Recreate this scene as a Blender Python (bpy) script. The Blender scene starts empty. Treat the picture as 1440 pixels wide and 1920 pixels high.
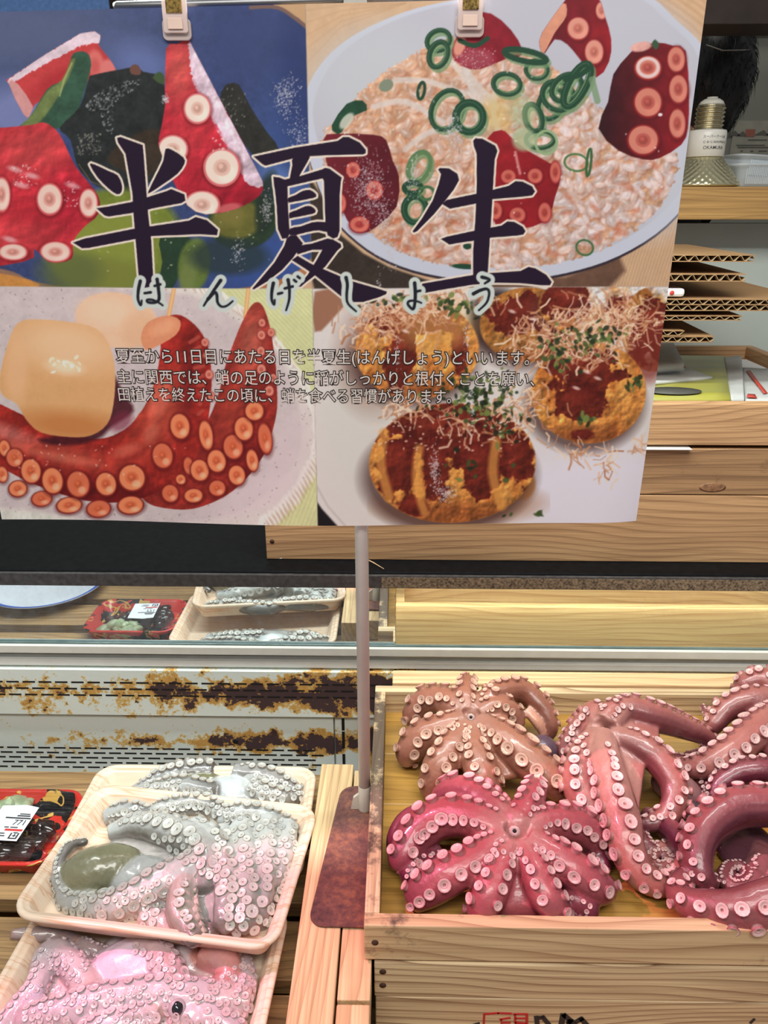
import bpy, bmesh, math, random
import numpy as np
from mathutils import Vector, Matrix, Euler
from mathutils.bvhtree import BVHTree
random.seed(7); rng = np.random.default_rng(7)
SC = bpy.context.scene
COL = SC.collection

# ------------------------------------------------------------------ camera
F_PX = 1442.0
PITCH, YAW = math.radians(21.5), math.radians(1.0)
CAM = Vector((0, 0, 0.65))
cd = bpy.data.cameras.new('camera'); co = bpy.data.objects.new('camera', cd); COL.objects.link(co)
cd.sensor_fit = 'VERTICAL'; cd.sensor_height = 24.0; cd.lens = 24.0 * F_PX / 1920.0
cd.clip_start = 0.02
co.location = CAM; co.rotation_euler = (math.pi / 2 - PITCH, 0, YAW)
SC.camera = co
FW = Vector((-math.sin(YAW) * math.cos(PITCH), math.cos(YAW) * math.cos(PITCH), -math.sin(PITCH)))
RT = Vector((math.cos(YAW), math.sin(YAW), 0)); UP = RT.cross(FW)

# ------------------------------------------------------------------ world, lamps, exposure
world = bpy.data.worlds.new('market_light'); SC.world = world; world.use_nodes = True
bg = world.node_tree.nodes['Background']; bg.inputs[0].default_value = (0.95, 0.97, 1.0, 1); bg.inputs[1].default_value = 0.26

def lamp(name, kind, loc, target, energy, color, **kw):
    d = bpy.data.lights.new(name, kind); o = bpy.data.objects.new(name, d); COL.objects.link(o)
    o.location = loc
    o.rotation_euler = (Vector(target) - Vector(loc)).to_track_quat('-Z', 'Y').to_euler()
    d.energy = energy; d.color = color
    for k, v in kw.items(): setattr(d, k, v)
    return o
lamp('ceiling_fluorescent', 'AREA', (0.0, -0.25, 1.60), (0.0, 0.55, 0.05), 22.0, (1.0, 0.98, 0.93), shape='RECTANGLE', size=1.5, size_y=0.35)
lamp('added_counter_fill', 'AREA', (-0.15, 0.80, 0.92), (-0.15, 0.80, 0.0), 10.5, (0.95, 1.0, 0.97), shape='RECTANGLE', size=1.3, size_y=0.06)  # unseen fill added behind the poster to brighten crates and vent panels
lamp('pink_display_spot', 'SPOT', (-1.0, 0.665, 1.35), (0.26, -0.1, 0.0), 100.0, (1.0, 0.27, 0.46), spot_size=math.radians(48.6), spot_blend=0.03, shadow_soft_size=0.012)
lamp('showcase_lamp', 'AREA', (0.40, 0.985, 0.160), (0.40, 1.03, 0.06), 2.7, (1.0, 0.93, 0.76), shape='RECTANGLE', size=0.95, size_y=0.04)
lamp('back_room_light', 'AREA', (0.5, 2.0, 1.75), (0.5, 2.2, 0.6), 3.2, (1.0, 0.97, 0.86), shape='RECTANGLE', size=0.8, size_y=0.4)
SC.view_settings.view_transform = 'Standard'; SC.view_settings.look = 'None'
SC.view_settings.gamma = 1.0; SC.view_settings.use_curve_mapping = False
SC.view_settings.exposure = 0.0
SC.cycles.use_denoising = True
PRINT_GAIN = 1.0

# ------------------------------------------------------------------ helpers
def ray(px, py): return FW * F_PX + RT * (px - 720) - UP * (py - 960)
def on_z(px, py, z):
    d = ray(px, py); return CAM + d * ((z - CAM.z) / d.z)
def on_y(px, py, Y):
    d = ray(px, py); return CAM + d * ((Y - CAM.y) / d.y)
def axis(p): return (Vector(p) - CAM).dot(FW)

def lin(c):
    return tuple(((v / 255.0) / 12.92 if v / 255.0 <= 0.04045 else ((v / 255.0 + 0.055) / 1.055) ** 2.4) for v in c)

def tag(o, label=None, cat=None, group=None, kind=None):
    if label: o['label'] = label
    if cat: o['category'] = cat
    if group: o['group'] = group
    if kind: o['kind'] = kind
    return o

def thing(name, label, cat, loc=(0, 0, 0), rot=(0, 0, 0), group=None):
    o = bpy.data.objects.new(name, None); COL.objects.link(o)
    o.empty_display_size = 0.02
    o.location = loc; o.rotation_euler = rot
    return tag(o, label, cat, group)

class MB:
    """collects shapes of one part"""
    def __init__(s): s.v = []; s.f = []; s.m = []; s.sm = []
    def add(s, verts, faces, m=0, smooth=False):
        b = len(s.v); s.v += [tuple(v) for v in verts]
        for f in faces:
            s.f.append([i + b for i in f]); s.m.append(m); s.sm.append(smooth)
    def box(s, x0, x1, y0, y1, z0, z1, m=0, M=None):
        vs = [Vector((x, y, z)) for x in (x0, x1) for y in (y0, y1) for z in (z0, z1)]
        if M: vs = [M @ v for v in vs]
        s.add(vs, [(0, 1, 3, 2), (4, 6, 7, 5), (0, 4, 5, 1), (2, 3, 7, 6), (0, 2, 6, 4), (1, 5, 7, 3)], m)
    def lathe(s, prof, seg=32, m=0, M=None, fn=None, cap=True):
        n = len(prof); vs = []
        for i in range(seg):
            a = 2 * math.pi * i / seg
            for j, (r, z) in enumerate(prof):
                rr = r if fn is None else fn(r, z, a)
                v = Vector((rr * math.cos(a), rr * math.sin(a), z)); vs.append(M @ v if M else v)
        fs = []
        for i in range(seg):
            k = (i + 1) % seg
            for j in range(n - 1): fs.append((i * n + j, k * n + j, k * n + j + 1, i * n + j + 1))
        s.add(vs, fs, m, True)
        if cap:
            b = len(s.v) - seg * n
            if prof[0][0] > 1e-6: s.f.append([b + i * n for i in range(seg)][::-1]); s.m.append(m); s.sm.append(False)
            if prof[-1][0] > 1e-6: s.f.append([b + i * n + n - 1 for i in range(seg)]); s.m.append(m); s.sm.append(False)
    def tube(s, pts, r, seg=12, m=0, cap=True):
        pts = [Vector(p) for p in pts]; n = len(pts); vs = []
        rs = r if isinstance(r, (list, tuple)) else [r] * n
        up = Vector((0, 0, 1))
        for i, p in enumerate(pts):
            t = (pts[min(i + 1, n - 1)] - pts[max(i - 1, 0)]).normalized()
            if abs(t.dot(up)) > 0.95: a = t.cross(Vector((1, 0, 0))).normalized()
            else: a = t.cross(up).normalized()
            b = t.cross(a)
            for k in range(seg):
                th = 2 * math.pi * k / seg; vs.append(p + (a * math.cos(th) + b * math.sin(th)) * rs[i])
        fs = [(i * seg + k, i * seg + (k + 1) % seg, (i + 1) * seg + (k + 1) % seg, (i + 1) * seg + k) for i in range(n - 1) for k in range(seg)]
        if cap: fs += [tuple(range(seg))[::-1], tuple((n - 1) * seg + k for k in range(seg))]
        s.add(vs, fs, m, True)
    def loft(s, rings, m=0, smooth=True, close_last=False, close_first=False):
        n = len(rings[0]); vs = [v for r in rings for v in r]
        fs = [(i * n + k, i * n + (k + 1) % n, (i + 1) * n + (k + 1) % n, (i + 1) * n + k) for i in range(len(rings) - 1) for k in range(n)]
        s.add(vs, fs, m, smooth); b = len(s.v) - len(vs)
        if close_last: s.f.append([b + (len(rings) - 1) * n + k for k in range(n)]); s.m.append(m); s.sm.append(False)
        if close_first: s.f.append([b + k for k in range(n)][::-1]); s.m.append(m); s.sm.append(False)
    def prism(s, pts, thick, M, m=0):
        """2D outline pts extruded by thick along local +z, placed by matrix M"""
        n = len(pts)
        vs = [M @ Vector((x, y, 0)) for x, y in pts] + [M @ Vector((x, y, thick)) for x, y in pts]
        s.add(vs, [tuple(range(n))[::-1], tuple(range(n, 2 * n))] + [(i, (i + 1) % n, n + (i + 1) % n, n + i) for i in range(n)], m)
    def build(s, name, mats, parent=None, bevel=0, fixn=True):
        me = bpy.data.meshes.new(name); me.from_pydata(s.v, [], s.f)
        if not isinstance(mats, (list, tuple)): mats = [mats]
        for x in mats: me.materials.append(x)
        me.polygons.foreach_set('material_index', s.m); me.polygons.foreach_set('use_smooth', s.sm)
        me.update()
        if fixn:
            bm = bmesh.new(); bm.from_mesh(me); bmesh.ops.recalc_face_normals(bm, faces=bm.faces[:]); bm.to_mesh(me); bm.free()
        o = bpy.data.objects.new(name, me); COL.objects.link(o)
        if parent: o.parent = parent
        if bevel:
            b = o.modifiers.new('bevel', 'BEVEL'); b.width = bevel; b.segments = 2; b.limit_method = 'ANGLE'; b.angle_limit = math.radians(50)
        return o

def box_obj(name, x0, x1, y0, y1, z0, z1, mat, parent=None, bevel=0.0012):
    m = MB(); m.box(x0, x1, y0, y1, z0, z1); return m.build(name, mat, parent, bevel)

def copy_tree(o, parent=None):
    c = o.copy(); COL.objects.link(c); c.parent = parent
    for ch in list(o.children): copy_tree(ch, c)
    return c

def text_mesh(body, width=None, height=None, offset=0.0, align='LEFT'):
    cu = bpy.data.curves.new('t', 'FONT'); cu.body = body; cu.offset = offset; cu.align_x = align
    cu.resolution_u = 3
    o = bpy.data.objects.new('t', cu); COL.objects.link(o)
    dg = bpy.context.evaluated_depsgraph_get()
    me = bpy.data.meshes.new_from_object(o.evaluated_get(dg))
    bpy.data.objects.remove(o); bpy.data.curves.remove(cu)
    return me

# ------------------------------------------------------------------ materials
def nt(name):
    m = bpy.data.materials.new(name); m.use_nodes = True
    t = m.node_tree; return m, t, t.nodes['Principled BSDF']
def node(t, typ, **kw):
    n = t.nodes.new(typ)
    for k, v in kw.items():
        if k.startswith('i_'):
            key = k[2:]; n.inputs[int(key) if key.isdigit() else key.replace('_', ' ')].default_value = v
        else: setattr(n, k, v)
    return n
def ramp(t, fac, stops):
    r = t.nodes.new('ShaderNodeValToRGB'); e = r.color_ramp.elements
    while len(e) > 1: e.remove(e[-1])
    e[0].position = stops[0][0]; e[0].color = (*stops[0][1], 1)
    for p, c in stops[1:]:
        x = e.new(p); x.color = (*c, 1)
    t.links.new(fac, r.inputs[0]); return r.outputs[0]
def mixc(t, fac, a, b, mode='MIX'):
    n = t.nodes.new('ShaderNodeMix'); n.data_type = 'RGBA'; n.blend_type = mode
    for s, v in ((0, fac), (6, a), (7, b)):
        if hasattr(v, 'is_linked') or hasattr(v, 'links'): t.links.new(v, n.inputs[s])
        elif s == 0: n.inputs[0].default_value = v
        else: n.inputs[s].default_value = (*v[:3], 1)
    return n.outputs[2]
def mathn(t, op, a, b=None, c=None, clamp=False):
    n = t.nodes.new('ShaderNodeMath'); n.operation = op; n.use_clamp = clamp
    for i, v in enumerate((a, b, c)):
        if v is None: continue
        if hasattr(v, 'links'): t.links.new(v, n.inputs[i])
        else: n.inputs[i].default_value = v
    return n.outputs[0]
def coords(t, scale=(1, 1, 1), rnd=True, rot=(0, 0, 0)):
    tc = t.nodes.new('ShaderNodeTexCoord'); mp = t.nodes.new('ShaderNodeMapping')
    mp.inputs['Scale'].default_value = scale; mp.inputs['Rotation'].default_value = rot
    t.links.new(tc.outputs['Object'], mp.inputs['Vector'])
    if rnd:
        oi = t.nodes.new('ShaderNodeObjectInfo'); ml = mathn(t, 'MULTIPLY', oi.outputs['Random'], 37.0)
        cb = t.nodes.new('ShaderNodeCombineXYZ')
        for i in range(3): t.links.new(ml, cb.inputs[i])
        t.links.new(cb.outputs[0], mp.inputs['Location'])
    return mp.outputs[0]
def noise(t, vec, scale, detail=4, rough=0.55, dist=0.0):
    n = node(t, 'ShaderNodeTexNoise'); n.inputs['Scale'].default_value = scale; n.inputs['Detail'].default_value = detail
    n.inputs['Roughness'].default_value = rough; n.inputs['Distortion'].default_value = dist
    t.links.new(vec, n.inputs['Vector']); return n.outputs['Fac']
def bump(t, p, h, strength=0.3, dist=0.001):
    b = node(t, 'ShaderNodeBump'); b.inputs['Strength'].default_value = strength; b.inputs['Distance'].default_value = dist
    t.links.new(h, b.inputs['Height']); t.links.new(b.outputs[0], p.inputs['Normal'])

def plain(name, c, rough=0.5, metal=0.0, var=0.12, scale=40, coat=0.0, bumps=0.0):
    m, t, p = nt(name); v = coords(t); n = noise(t, v, scale, 5)
    c = lin(c); d = tuple(x * (1 - var) for x in c); e = tuple(min(1, x * (1 + var * 0.6)) for x in c)
    t.links.new(ramp(t, n, [(0.3, d), (0.7, e)]), p.inputs['Base Color'])
    p.inputs['Roughness'].default_value = rough; p.inputs['Metallic'].default_value = metal
    p.inputs['Coat Weight'].default_value = coat
    if bumps: bump(t, p, n, bumps, 0.0008)
    return m

def wood(name, light, dark, grain='x', rough=0.6, lines=0.55, stain=0.0, stain_col=(60, 48, 42), scale=1.0, patch=None):
    """wood with long grain lines along one axis, a few knots and optional dirt"""
    m, t, p = nt(name)
    s = {'x': (2.2, 60, 60), 'y': (60, 2.2, 60), 'z': (60, 60, 2.2)}[grain]
    v = coords(t, tuple(k * scale for k in s))
    n1 = noise(t, v, 1.0, 3, 0.6, 0.6)
    s2 = {'x': (6, 420, 420), 'y': (420, 6, 420), 'z': (420, 420, 6)}[grain]
    n2 = noise(t, coords(t, s2), 1.0, 2)
    # growth rings: level lines of a slowly varying field
    sw = {'x': (1.6, 7, 7), 'y': (7, 1.6, 7), 'z': (7, 7, 1.6)}[grain]
    nl = noise(t, coords(t, tuple(k * scale for k in sw)), 1.0, 2, 0.45)
    sp = t.nodes.new('ShaderNodeSeparateXYZ'); t.links.new(coords(t, (1, 1, 1)), sp.inputs[0])
    la, lb = {'x': (2, 1), 'y': (0, 2), 'z': (0, 1)}[grain]
    fld = mathn(t, 'ADD', mathn(t, 'MULTIPLY', nl, 13.0), mathn(t, 'MULTIPLY_ADD', sp.outputs[la], 95.0 * scale, mathn(t, 'MULTIPLY', sp.outputs[lb], 62.0 * scale)))
    fr = mathn(t, 'FRACT', fld)
    l, d = lin(light), lin(dark)
    md = tuple((a + b) / 2 for a, b in zip(l, d))
    c = ramp(t, n1, [(0.25, md), (0.62, l)])
    wl = ramp(t, fr, [(0.0, (0.15, 0.15, 0.15)), (0.08, (0, 0, 0)), (0.55, (0.05, 0.05, 0.05)), (0.90, (0.62, 0.62, 0.62)), (0.97, (1, 1, 1)), (1.0, (0.2, 0.2, 0.2))])
    c = mixc(t, mathn(t, 'MULTIPLY', wl, lines), c, d)
    c = mixc(t, mathn(t, 'MULTIPLY', ramp(t, n2, [(0.45, (0, 0, 0)), (0.7, (1, 1, 1))]), 0.45), c, d)
    if stain:
        sv = coords(t); sn = noise(t, sv, 46, 8, 0.7); sb = noise(t, sv, 9, 2)
        k = mathn(t, 'MULTIPLY', sn, mathn(t, 'MULTIPLY_ADD', sb, 1.4, stain - 0.45))
        c = mixc(t, ramp(t, k, [(0.33, (0, 0, 0)), (0.46, (0.85, 0.85, 0.85))]), c, lin(stain_col))
    t.links.new(c, p.inputs['Base Color'])
    p.inputs['Roughness'].default_value = rough
    bump(t, p, mathn(t, 'ADD', n2, mathn(t, 'MULTIPLY', wl, -0.4)), 0.25, 0.0006)
    return m

MAT = {}
MAT['pine_x'] = wood('pale_pine_crosswise', (236, 206, 158), (176, 124, 82), 'x')
MAT['pine_y'] = wood('pale_pine_lengthwise', (222, 194, 140), (160, 116, 72), 'y', lines=0.35)
MAT['box_x'] = wood('box_pine', (238, 212, 168), (136, 98, 66), 'x', lines=0.95)
MAT['box_y'] = wood('box_pine_side', (226, 200, 158), (150, 112, 80), 'y', stain=0.52, stain_col=(52, 38, 38))
MAT['box_rim'] = wood('box_pine_front', (226, 196, 152), (150, 108, 74), 'x', lines=0.8, stain=0.22, stain_col=(56, 42, 42))
MAT['box_floor'] = wood('wet_box_floor', (196, 150, 74), (112, 78, 34), 'x', rough=0.3, lines=0.45, scale=0.55, stain=0.16, stain_col=(112, 78, 34))
MAT['crate_x'] = wood('aged_crate_wood', (214, 170, 122), (126, 86, 56), 'x', lines=0.65)
MAT['crate_y'] = wood('aged_crate_wood_side', (200, 156, 110), (120, 84, 56), 'y', lines=0.5)
MAT['slat_x'] = wood('slat_wood', (186, 150, 100), (84, 58, 40), 'x', lines=0.6)
MAT['shelf_x'] = wood('shelf_wood', (200, 156, 92), (120, 82, 44), 'x', lines=0.5)
MAT['white_paint'] = plain('white_paint', (226, 226, 220), 0.35, var=0.05)
MAT['chrome'] = plain('chrome_tube', (112, 112, 114), 0.38, 1.0, var=0.05)
MAT['black'] = plain('black_metal', (24, 25, 28), 0.4, 0.0, var=0.3, scale=60)
MAT['dark'] = plain('dark_recess', (18, 15, 14), 0.8)
MAT['steel'] = plain('brushed_steel', (172, 174, 170), 0.35, 0.2, var=0.1)
MAT['alu'] = plain('aluminium_rail', (226, 226, 216), 0.35, 0.0, var=0.06)
MAT['white_card'] = plain('white_paper', (226, 226, 222), 0.7, var=0.05)
MAT['nail'] = plain('rusty_nail', (82, 56, 44), 0.7, 0.3)

# ================================================================== the setting
def struct(o): o['kind'] = 'structure'; return o
MAT['floor'] = plain('concrete_floor', (92, 90, 88), 0.7, scale=12)
MAT['wall_low'] = plain('pale_green_wall', (196, 203, 194), 0.55, var=0.06, scale=9)
MAT['wall_far'] = plain('grey_plaster', (150, 150, 140), 0.8, var=0.08, scale=7)
MAT['beam'] = plain('dark_beam', (52, 38, 30), 0.6, var=0.25, scale=30)
struct(box_obj('floor', -2.2, 2.2, -1.6, 2.75, -0.88, -0.80, MAT['floor'], bevel=0))
struct(box_obj('wall_back', -1.8, 1.8, 1.56, 1.62, -0.80, 0.625, MAT['wall_low'], bevel=0))
struct(box_obj('wall_far', -2.2, 2.2, 2.60, 2.70, -0.80, 2.0, MAT['wall_far'], bevel=0))
pb = on_y(1310, 55, 1.60).z
struct(box_obj('trim_1', -1.8, 1.8, 1.56, 1.66, pb, pb + 0.30, MAT['beam']))
struct(box_obj('trim_2', 0.60, 1.8, 2.57, 2.60, on_y(1400, 64, 2.57).z, on_y(1400, 56, 2.57).z, MAT['alu']))
# hairline crack in the wall is part of the paint: left to the plaster texture

# ---- shelf ledge set in the wall opening
sh0, sh1 = on_y(1440, 412, 1.44).z, on_y(1440, 350, 1.44).z
o = box_obj('shelf', -0.2, 1.2, 1.44, 1.66, sh0, sh1, MAT['shelf_x'], bevel=0.002)
tag(o, 'thick wooden shelf ledge under the upside-down light bulb', 'shelf')
SHELF_Z = sh1

# ---- display table carrying boxes and trays
T = thing('display_table', 'slatted wooden display table under the foam trays and the wooden boxes', 'table', (0, 0.6, -0.80))
def tl(o): o.location = (0, -0.6, 0.80); return o
SL = -0.058
for (y0, y1, x1) in ((0.73, 0.815, -0.09), (0.625, 0.702, -0.094), (0.535, 0.603, -0.094), (0.44, 0.52, -0.098), (0.345, 0.425, -0.10)):
    tl(box_obj('slat', -0.80, x1, y0, y1, SL - 0.02, SL, MAT['slat_x'], T))
MAT['plank_y'] = wood('table_plank', (226, 200, 152), (160, 114, 74), 'y', lines=0.6)
tl(box_obj('plank', -0.0925, -0.052, 0.30, 0.785, -0.040, -0.0012, MAT['plank_y'], T))
tl(box_obj('plank', -0.050, -0.0205, 0.475, 0.775, -0.040, -0.0022, MAT['plank_y'], T))
tl(box_obj('plank', -0.050, -0.0205, 0.30, 0.472, -0.040, -0.0032, MAT['plank_y'], T))
tl(box_obj('plank', -0.0905, -0.022, 0.32, 0.78, -0.085, -0.041, MAT['slat_x'], T))
tl(box_obj('slat', -0.80, -0.094, 0.34, 0.375, -0.115, -0.079, MAT['slat_x'], T))
tl(box_obj('slat', -0.80, -0.094, 0.77, 0.805, -0.115, -0.079, MAT['slat_x'], T))
tl(box_obj('tabletop', -0.85, 0.72, 0.28, 0.90, -0.150, -0.116, MAT['slat_x'], T))
tl(box_obj('rail', -0.80, -0.76, 0.34, 0.80, -0.1155, -0.112, MAT['slat_x'], T))
tl(box_obj('rail', -0.0905, -0.022, 0.32, 0.78, -0.1155, -0.0855, MAT['slat_x'], T))
for x in (-0.82, 0.62):
    for y in (0.30, 0.82):
        tl(box_obj('leg', x, x + 0.06, y, y + 0.06, -0.80, -0.151, MAT['slat_x'], T))

# ---- refrigerated showcase
YF = 0.955
MAT['case_black'] = plain('worn_black_enamel', (12, 13, 16), 0.6, var=0.5, scale=90, bumps=0.1); MAT['case_black'].node_tree.nodes['Principled BSDF'].inputs['Specular IOR Level'].default_value = 0.12
def rust_mat():
    m, t, p = nt('rusty_white_enamel')
    v = coords(t, rnd=False)
    sp = t.nodes.new('ShaderNodeSeparateXYZ'); t.links.new(v, sp.inputs[0])
    n1 = noise(t, v, 26, 9, 0.68); n2 = noise(t, v, 120, 6, 0.7)
    nn = mathn(t, 'MULTIPLY_ADD', n2, 0.25, mathn(t, 'MULTIPLY', n1, 0.75))
    def band(zc, w):
        d = mathn(t, 'ABSOLUTE', mathn(t, 'SUBTRACT', sp.outputs[2], zc))
        return mathn(t, 'SUBTRACT', 1.0, mathn(t, 'DIVIDE', d, w), clamp=True)
    b = mathn(t, 'MAXIMUM', band(-0.014, 0.046), mathn(t, 'MULTIPLY', band(-0.105, 0.032), 0.85))
    xr = mathn(t, 'MULTIPLY_ADD', sp.outputs[0], 0.42, 0.27)          # more rust towards the right end
    k = mathn(t, 'ADD', nn, mathn(t, 'MULTIPLY', b, mathn(t, 'ADD', xr, 0.06)))
    k = mathn(t, 'ADD', k, mathn(t, 'MULTIPLY', mathn(t, 'GREATER_THAN', sp.outputs[0], -0.055), 0.06))
    paint = mixc(t, n1, lin((222, 234, 228)), lin((234, 240, 232)))
    c = mixc(t, ramp(t, k, [(0.575, (0, 0, 0)), (0.60, (1, 1, 1))]), paint, lin((222, 196, 130)))
    ru = mixc(t, n2, lin((170, 108, 36)), lin((228, 186, 104)))
    c = mixc(t, ramp(t, k, [(0.60, (0, 0, 0)), (0.63, (1, 1, 1))]), c, ru)
    n3 = noise(t, v, 40, 7, 0.6)
    k2 = mathn(t, 'ADD', k, mathn(t, 'MULTIPLY', mathn(t, 'SUBTRACT', n3, 0.5), 0.35))
    c = mixc(t, ramp(t, k2, [(0.655, (0, 0, 0)), (0.675, (1, 1, 1))]), c, lin((70, 50, 50)))
    t.links.new(c, p.inputs['Base Color'])
    t.links.new(ramp(t, k, [(0.57, (0.3, 0.3, 0.3)), (0.62, (0.85, 0.85, 0.85))]), p.inputs['Roughness'])
    bump(t, p, k2, 0.4, 0.0015)
    return m
MAT['rust'] = rust_mat()
S = thing('showcase', 'white refrigerated showcase with rusty vents and a black top, behind the trays', 'showcase', (0, YF, -0.80))
def sl(o): o.location = (0, -YF, 0.80); return o
CX0, CX1 = -1.0, 1.0
ZT = on_y(720, 1075, YF).z          # top edge
ZG1 = on_y(720, 1096, YF + 0.008).z
ZG0 = on_y(720, 1216, YF + 0.008).z
sl(box_obj('cabinet', CX0, CX1, YF + 0.012, 1.50, -0.80, ZG0 - 0.025, MAT['white_paint'], S))
sl(box_obj('cabinet_back', CX0, CX1, 1.47, 1.50, ZG0 - 0.024, ZT - 0.026, MAT['white_paint'], S))
MAT['speckle'] = plain('speckled_grimy_trim', (132, 114, 92), 0.5, var=0.9, scale=320)
sl(box_obj('top_panel', CX0, CX1, YF + 0.004, 1.50, ZT - 0.025, ZT - 0.001, MAT['case_black'], S, 0.003))
m = MB(); m.box(CX0, CX1, YF - 0.002, YF + 0.004, ZG1 - 0.001, ZT - 0.003)
sl(m.build('front_trim', plain('worn_grey_trim', (70, 68, 68), 0.35, var=0.55, scale=120), S, 0.001))
m = MB(); m.box(-0.02, CX1, YF - 0.0028, YF - 0.0021, ZG1 + 0.0005, ZT - 0.005)
sl(m.build('dirty_trim_strip', MAT['speckle'], S))
# glazing
def glass(name, mirror):
    m, t, p = nt(name)
    out = t.nodes['Material Output']
    gl = node(t, 'ShaderNodeBsdfGlossy'); gl.inputs['Roughness'].default_value = 0.012
    gl.inputs['Color'].default_value = (0.90, 0.97, 0.97, 1) if mirror else (0.55, 0.6, 0.6, 1)
    if mirror:
        df = node(t, 'ShaderNodeBsdfDiffuse'); df.inputs['Color'].default_value = (0.55, 0.62, 0.66, 1)
        n = noise(t, coords(t), 60, 6, 0.7)
        mx = t.nodes.new('ShaderNodeMixShader'); t.links.new(ramp(t, n, [(0.4, (0.10, 0.10, 0.10)), (0.8, (0.28, 0.28, 0.28))]), mx.inputs[0])
        t.links.new(gl.outputs[0], mx.inputs[1]); t.links.new(df.outputs[0], mx.inputs[2])
    else:
        tr = node(t, 'ShaderNodeBsdfTransparent'); tr.inputs['Color'].default_value = (0.93, 0.97, 0.95, 1)
        fr = node(t, 'ShaderNodeFresnel'); fr.inputs['IOR'].default_value = 1.5
        mx = t.nodes.new('ShaderNodeMixShader'); t.links.new(fr.outputs[0], mx.inputs[0])
        t.links.new(tr.outputs[0], mx.inputs[1]); t.links.new(gl.outputs[0], mx.inputs[2])
    t.links.new(mx.outputs[0], out.inputs['Surface'])
    return m
xm = on_y(741, 1150, YF).x
g = sl(box_obj('mirrored_glass_door', CX0, xm, YF + 0.008, YF + 0.012, ZG0, ZG1 + 0.006, glass('mirrored_glass', True), S, 0.0))
g['label'] = 'sliding glass door mirroring the foam trays'
g = sl(box_obj('clear_glass_door', xm + 0.001, CX1, YF + 0.012, YF + 0.016, ZG0, ZG1 + 0.006, glass('clear_glass', False), S, 0.0))
g['label'] = 'clear sliding glass door in front of the wooden crate'
MAT['glass_edge'] = plain('green_glass_edge', (96, 116, 114), 0.2, var=0.2)
ed = [(1210, 1216, YF + 0.0035, 'glass_edge'), (1217, 1231, YF - 0.002, 'alu'), (1232, 1243, YF + 0.008, 'steel'), (1243, 1254, YF + 0.001, 'white_paint')]
for i, (p0, p1, y, mk) in enumerate(ed):
    z1, z0 = on_y(720, p0, y).z, on_y(720, p1, y).z
    sl(box_obj(['glass_edge', 'sill_rail', 'sill_groove', 'sill_strip'][i], CX0, CX1, y, YF + 0.0125 if i else YF + 0.0075, z0, z1, MAT[mk], S, 0.0008))
# vented front panels with slots (dark slits are part of the sheet)
def panel(name, x0, x1, p0, p1, y, rows, xa, xb):
    m = MB(); z1, z0 = on_y(720, p0, y).z, on_y(720, p1, y).z
    m.box(x0, x1, y, YF + 0.0115, z0, z1, 0)
    for i, r in enumerate(rows):
        z = on_y(720, r, y).z; x = xa + (0.0125 if i % 2 else 0.0)
        while x < xb:
            m.box(x, min(x + 0.0185, xb + 0.01), y - 0.0002, y + 0.0004, z - 0.0014, z + 0.0014, 1); x += 0.024
    return sl(m.build(name, [MAT['rust'], MAT['dark']], S, 0.0))
panel('upper_vent_panel', CX0, 0.03, 1262, 1346, YF - 0.004, (1285, 1297, 1309), -0.62, 0.02)
panel('lower_vent_panel', CX0, on_y(626, 1400, YF).x, 1347, 1458, YF + 0.002, (1409, 1418, 1427, 1436, 1445), -0.62, on_y(596, 1400, YF).x)
m = MB(); z1, z0 = on_y(720, 1347, YF + 0.002).z, -0.30
m.box(on_y(629, 1400, YF).x, CX1, YF + 0.003, YF + 0.0115, z0, z1, 0)
xs = on_y(644, 1400, YF).x
for (a, b) in ((1349, 1372), (1374, 1405), (1416, 1438), (1448, 1464)):
    m.box(xs - 0.0022, xs + 0.0022, YF + 0.0027, YF + 0.004, on_y(644, b, YF).z, on_y(644, a, YF).z, 1)
sl(m.build('side_panel', [MAT['rust'], MAT['dark']], S))
m = MB(); p = on_y(441, 1391, YF)
m.lathe([(0.0042, 0), (0.0042, 0.001), (0.002, 0.0012), (0.0, 0.0004)], 16, 0, Matrix.Translation((p.x, YF + 0.0018, p.z)) @ Matrix.Rotation(math.pi / 2, 4, 'X'))
sl(m.build('screw', MAT['dark'], S))
zl = on_y(720, 1458, YF).z
m = MB(); m.box(CX0, on_y(626, 1400, YF).x, YF - 0.012, YF + 0.0115, zl - 0.030, zl, 0)
sl(m.build('drip_ledge', plain('grimy_metal_ledge', (142, 132, 116), 0.4, 0.3, var=0.25, scale=20), S, 0.004))

# ================================================================== wooden boxes
def crate(name, label, cat, x0, x1, y0, y1, z0, z1, t=0.013, nb=1, mx='crate_x', my='crate_y', mf=None, group=None, rim=None, floor=True, nails=()):
    c = Vector(((x0 + x1) / 2, (y0 + y1) / 2, z0))
    r = thing(name, label, cat, c, group=group)
    def b(n, *a, mat, bev=0.0012):
        o = box_obj(n, *a, mat, r, bev); o.location = -c; return o
    b('front_board', x0, x1, y0, y0 + t, z0, z1, mat=MAT[rim or mx])
    b('back_board', x0, x1, y1 - t, y1, z0, z1, mat=MAT[mx])
    b('side_board', x0, x0 + t, y0 + t, y1 - t, z0, z1, mat=MAT[my])
    b('side_board', x1 - t, x1, y0 + t, y1 - t, z0, z1, mat=MAT[my])
    for i in range(nb):
        w = (y1 - y0 - 2 * t) / nb; b('bottom_board', x0 + t, x1 - t, y0 + t + w * i + (0.0005 if i else 0), y0 + t + w * (i + 1), z0, z0 + 0.010, mat=MAT[mf or mx], bev=0.001)
    for (nx, nz) in nails:
        m = MB(); m.lathe([(0.0032, 0), (0.0032, 0.0006), (0.0, 0.0009)], 12, 0, Matrix.Translation((nx, y0, nz)) @ Matrix.Rotation(math.pi / 2, 4, 'X'))
        o = m.build('nail', MAT['nail'], r); o.location = -c
    return r
BX0, BY0, BY1, BZ = -0.0272, 0.5115, 0.890, 0.0450
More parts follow.
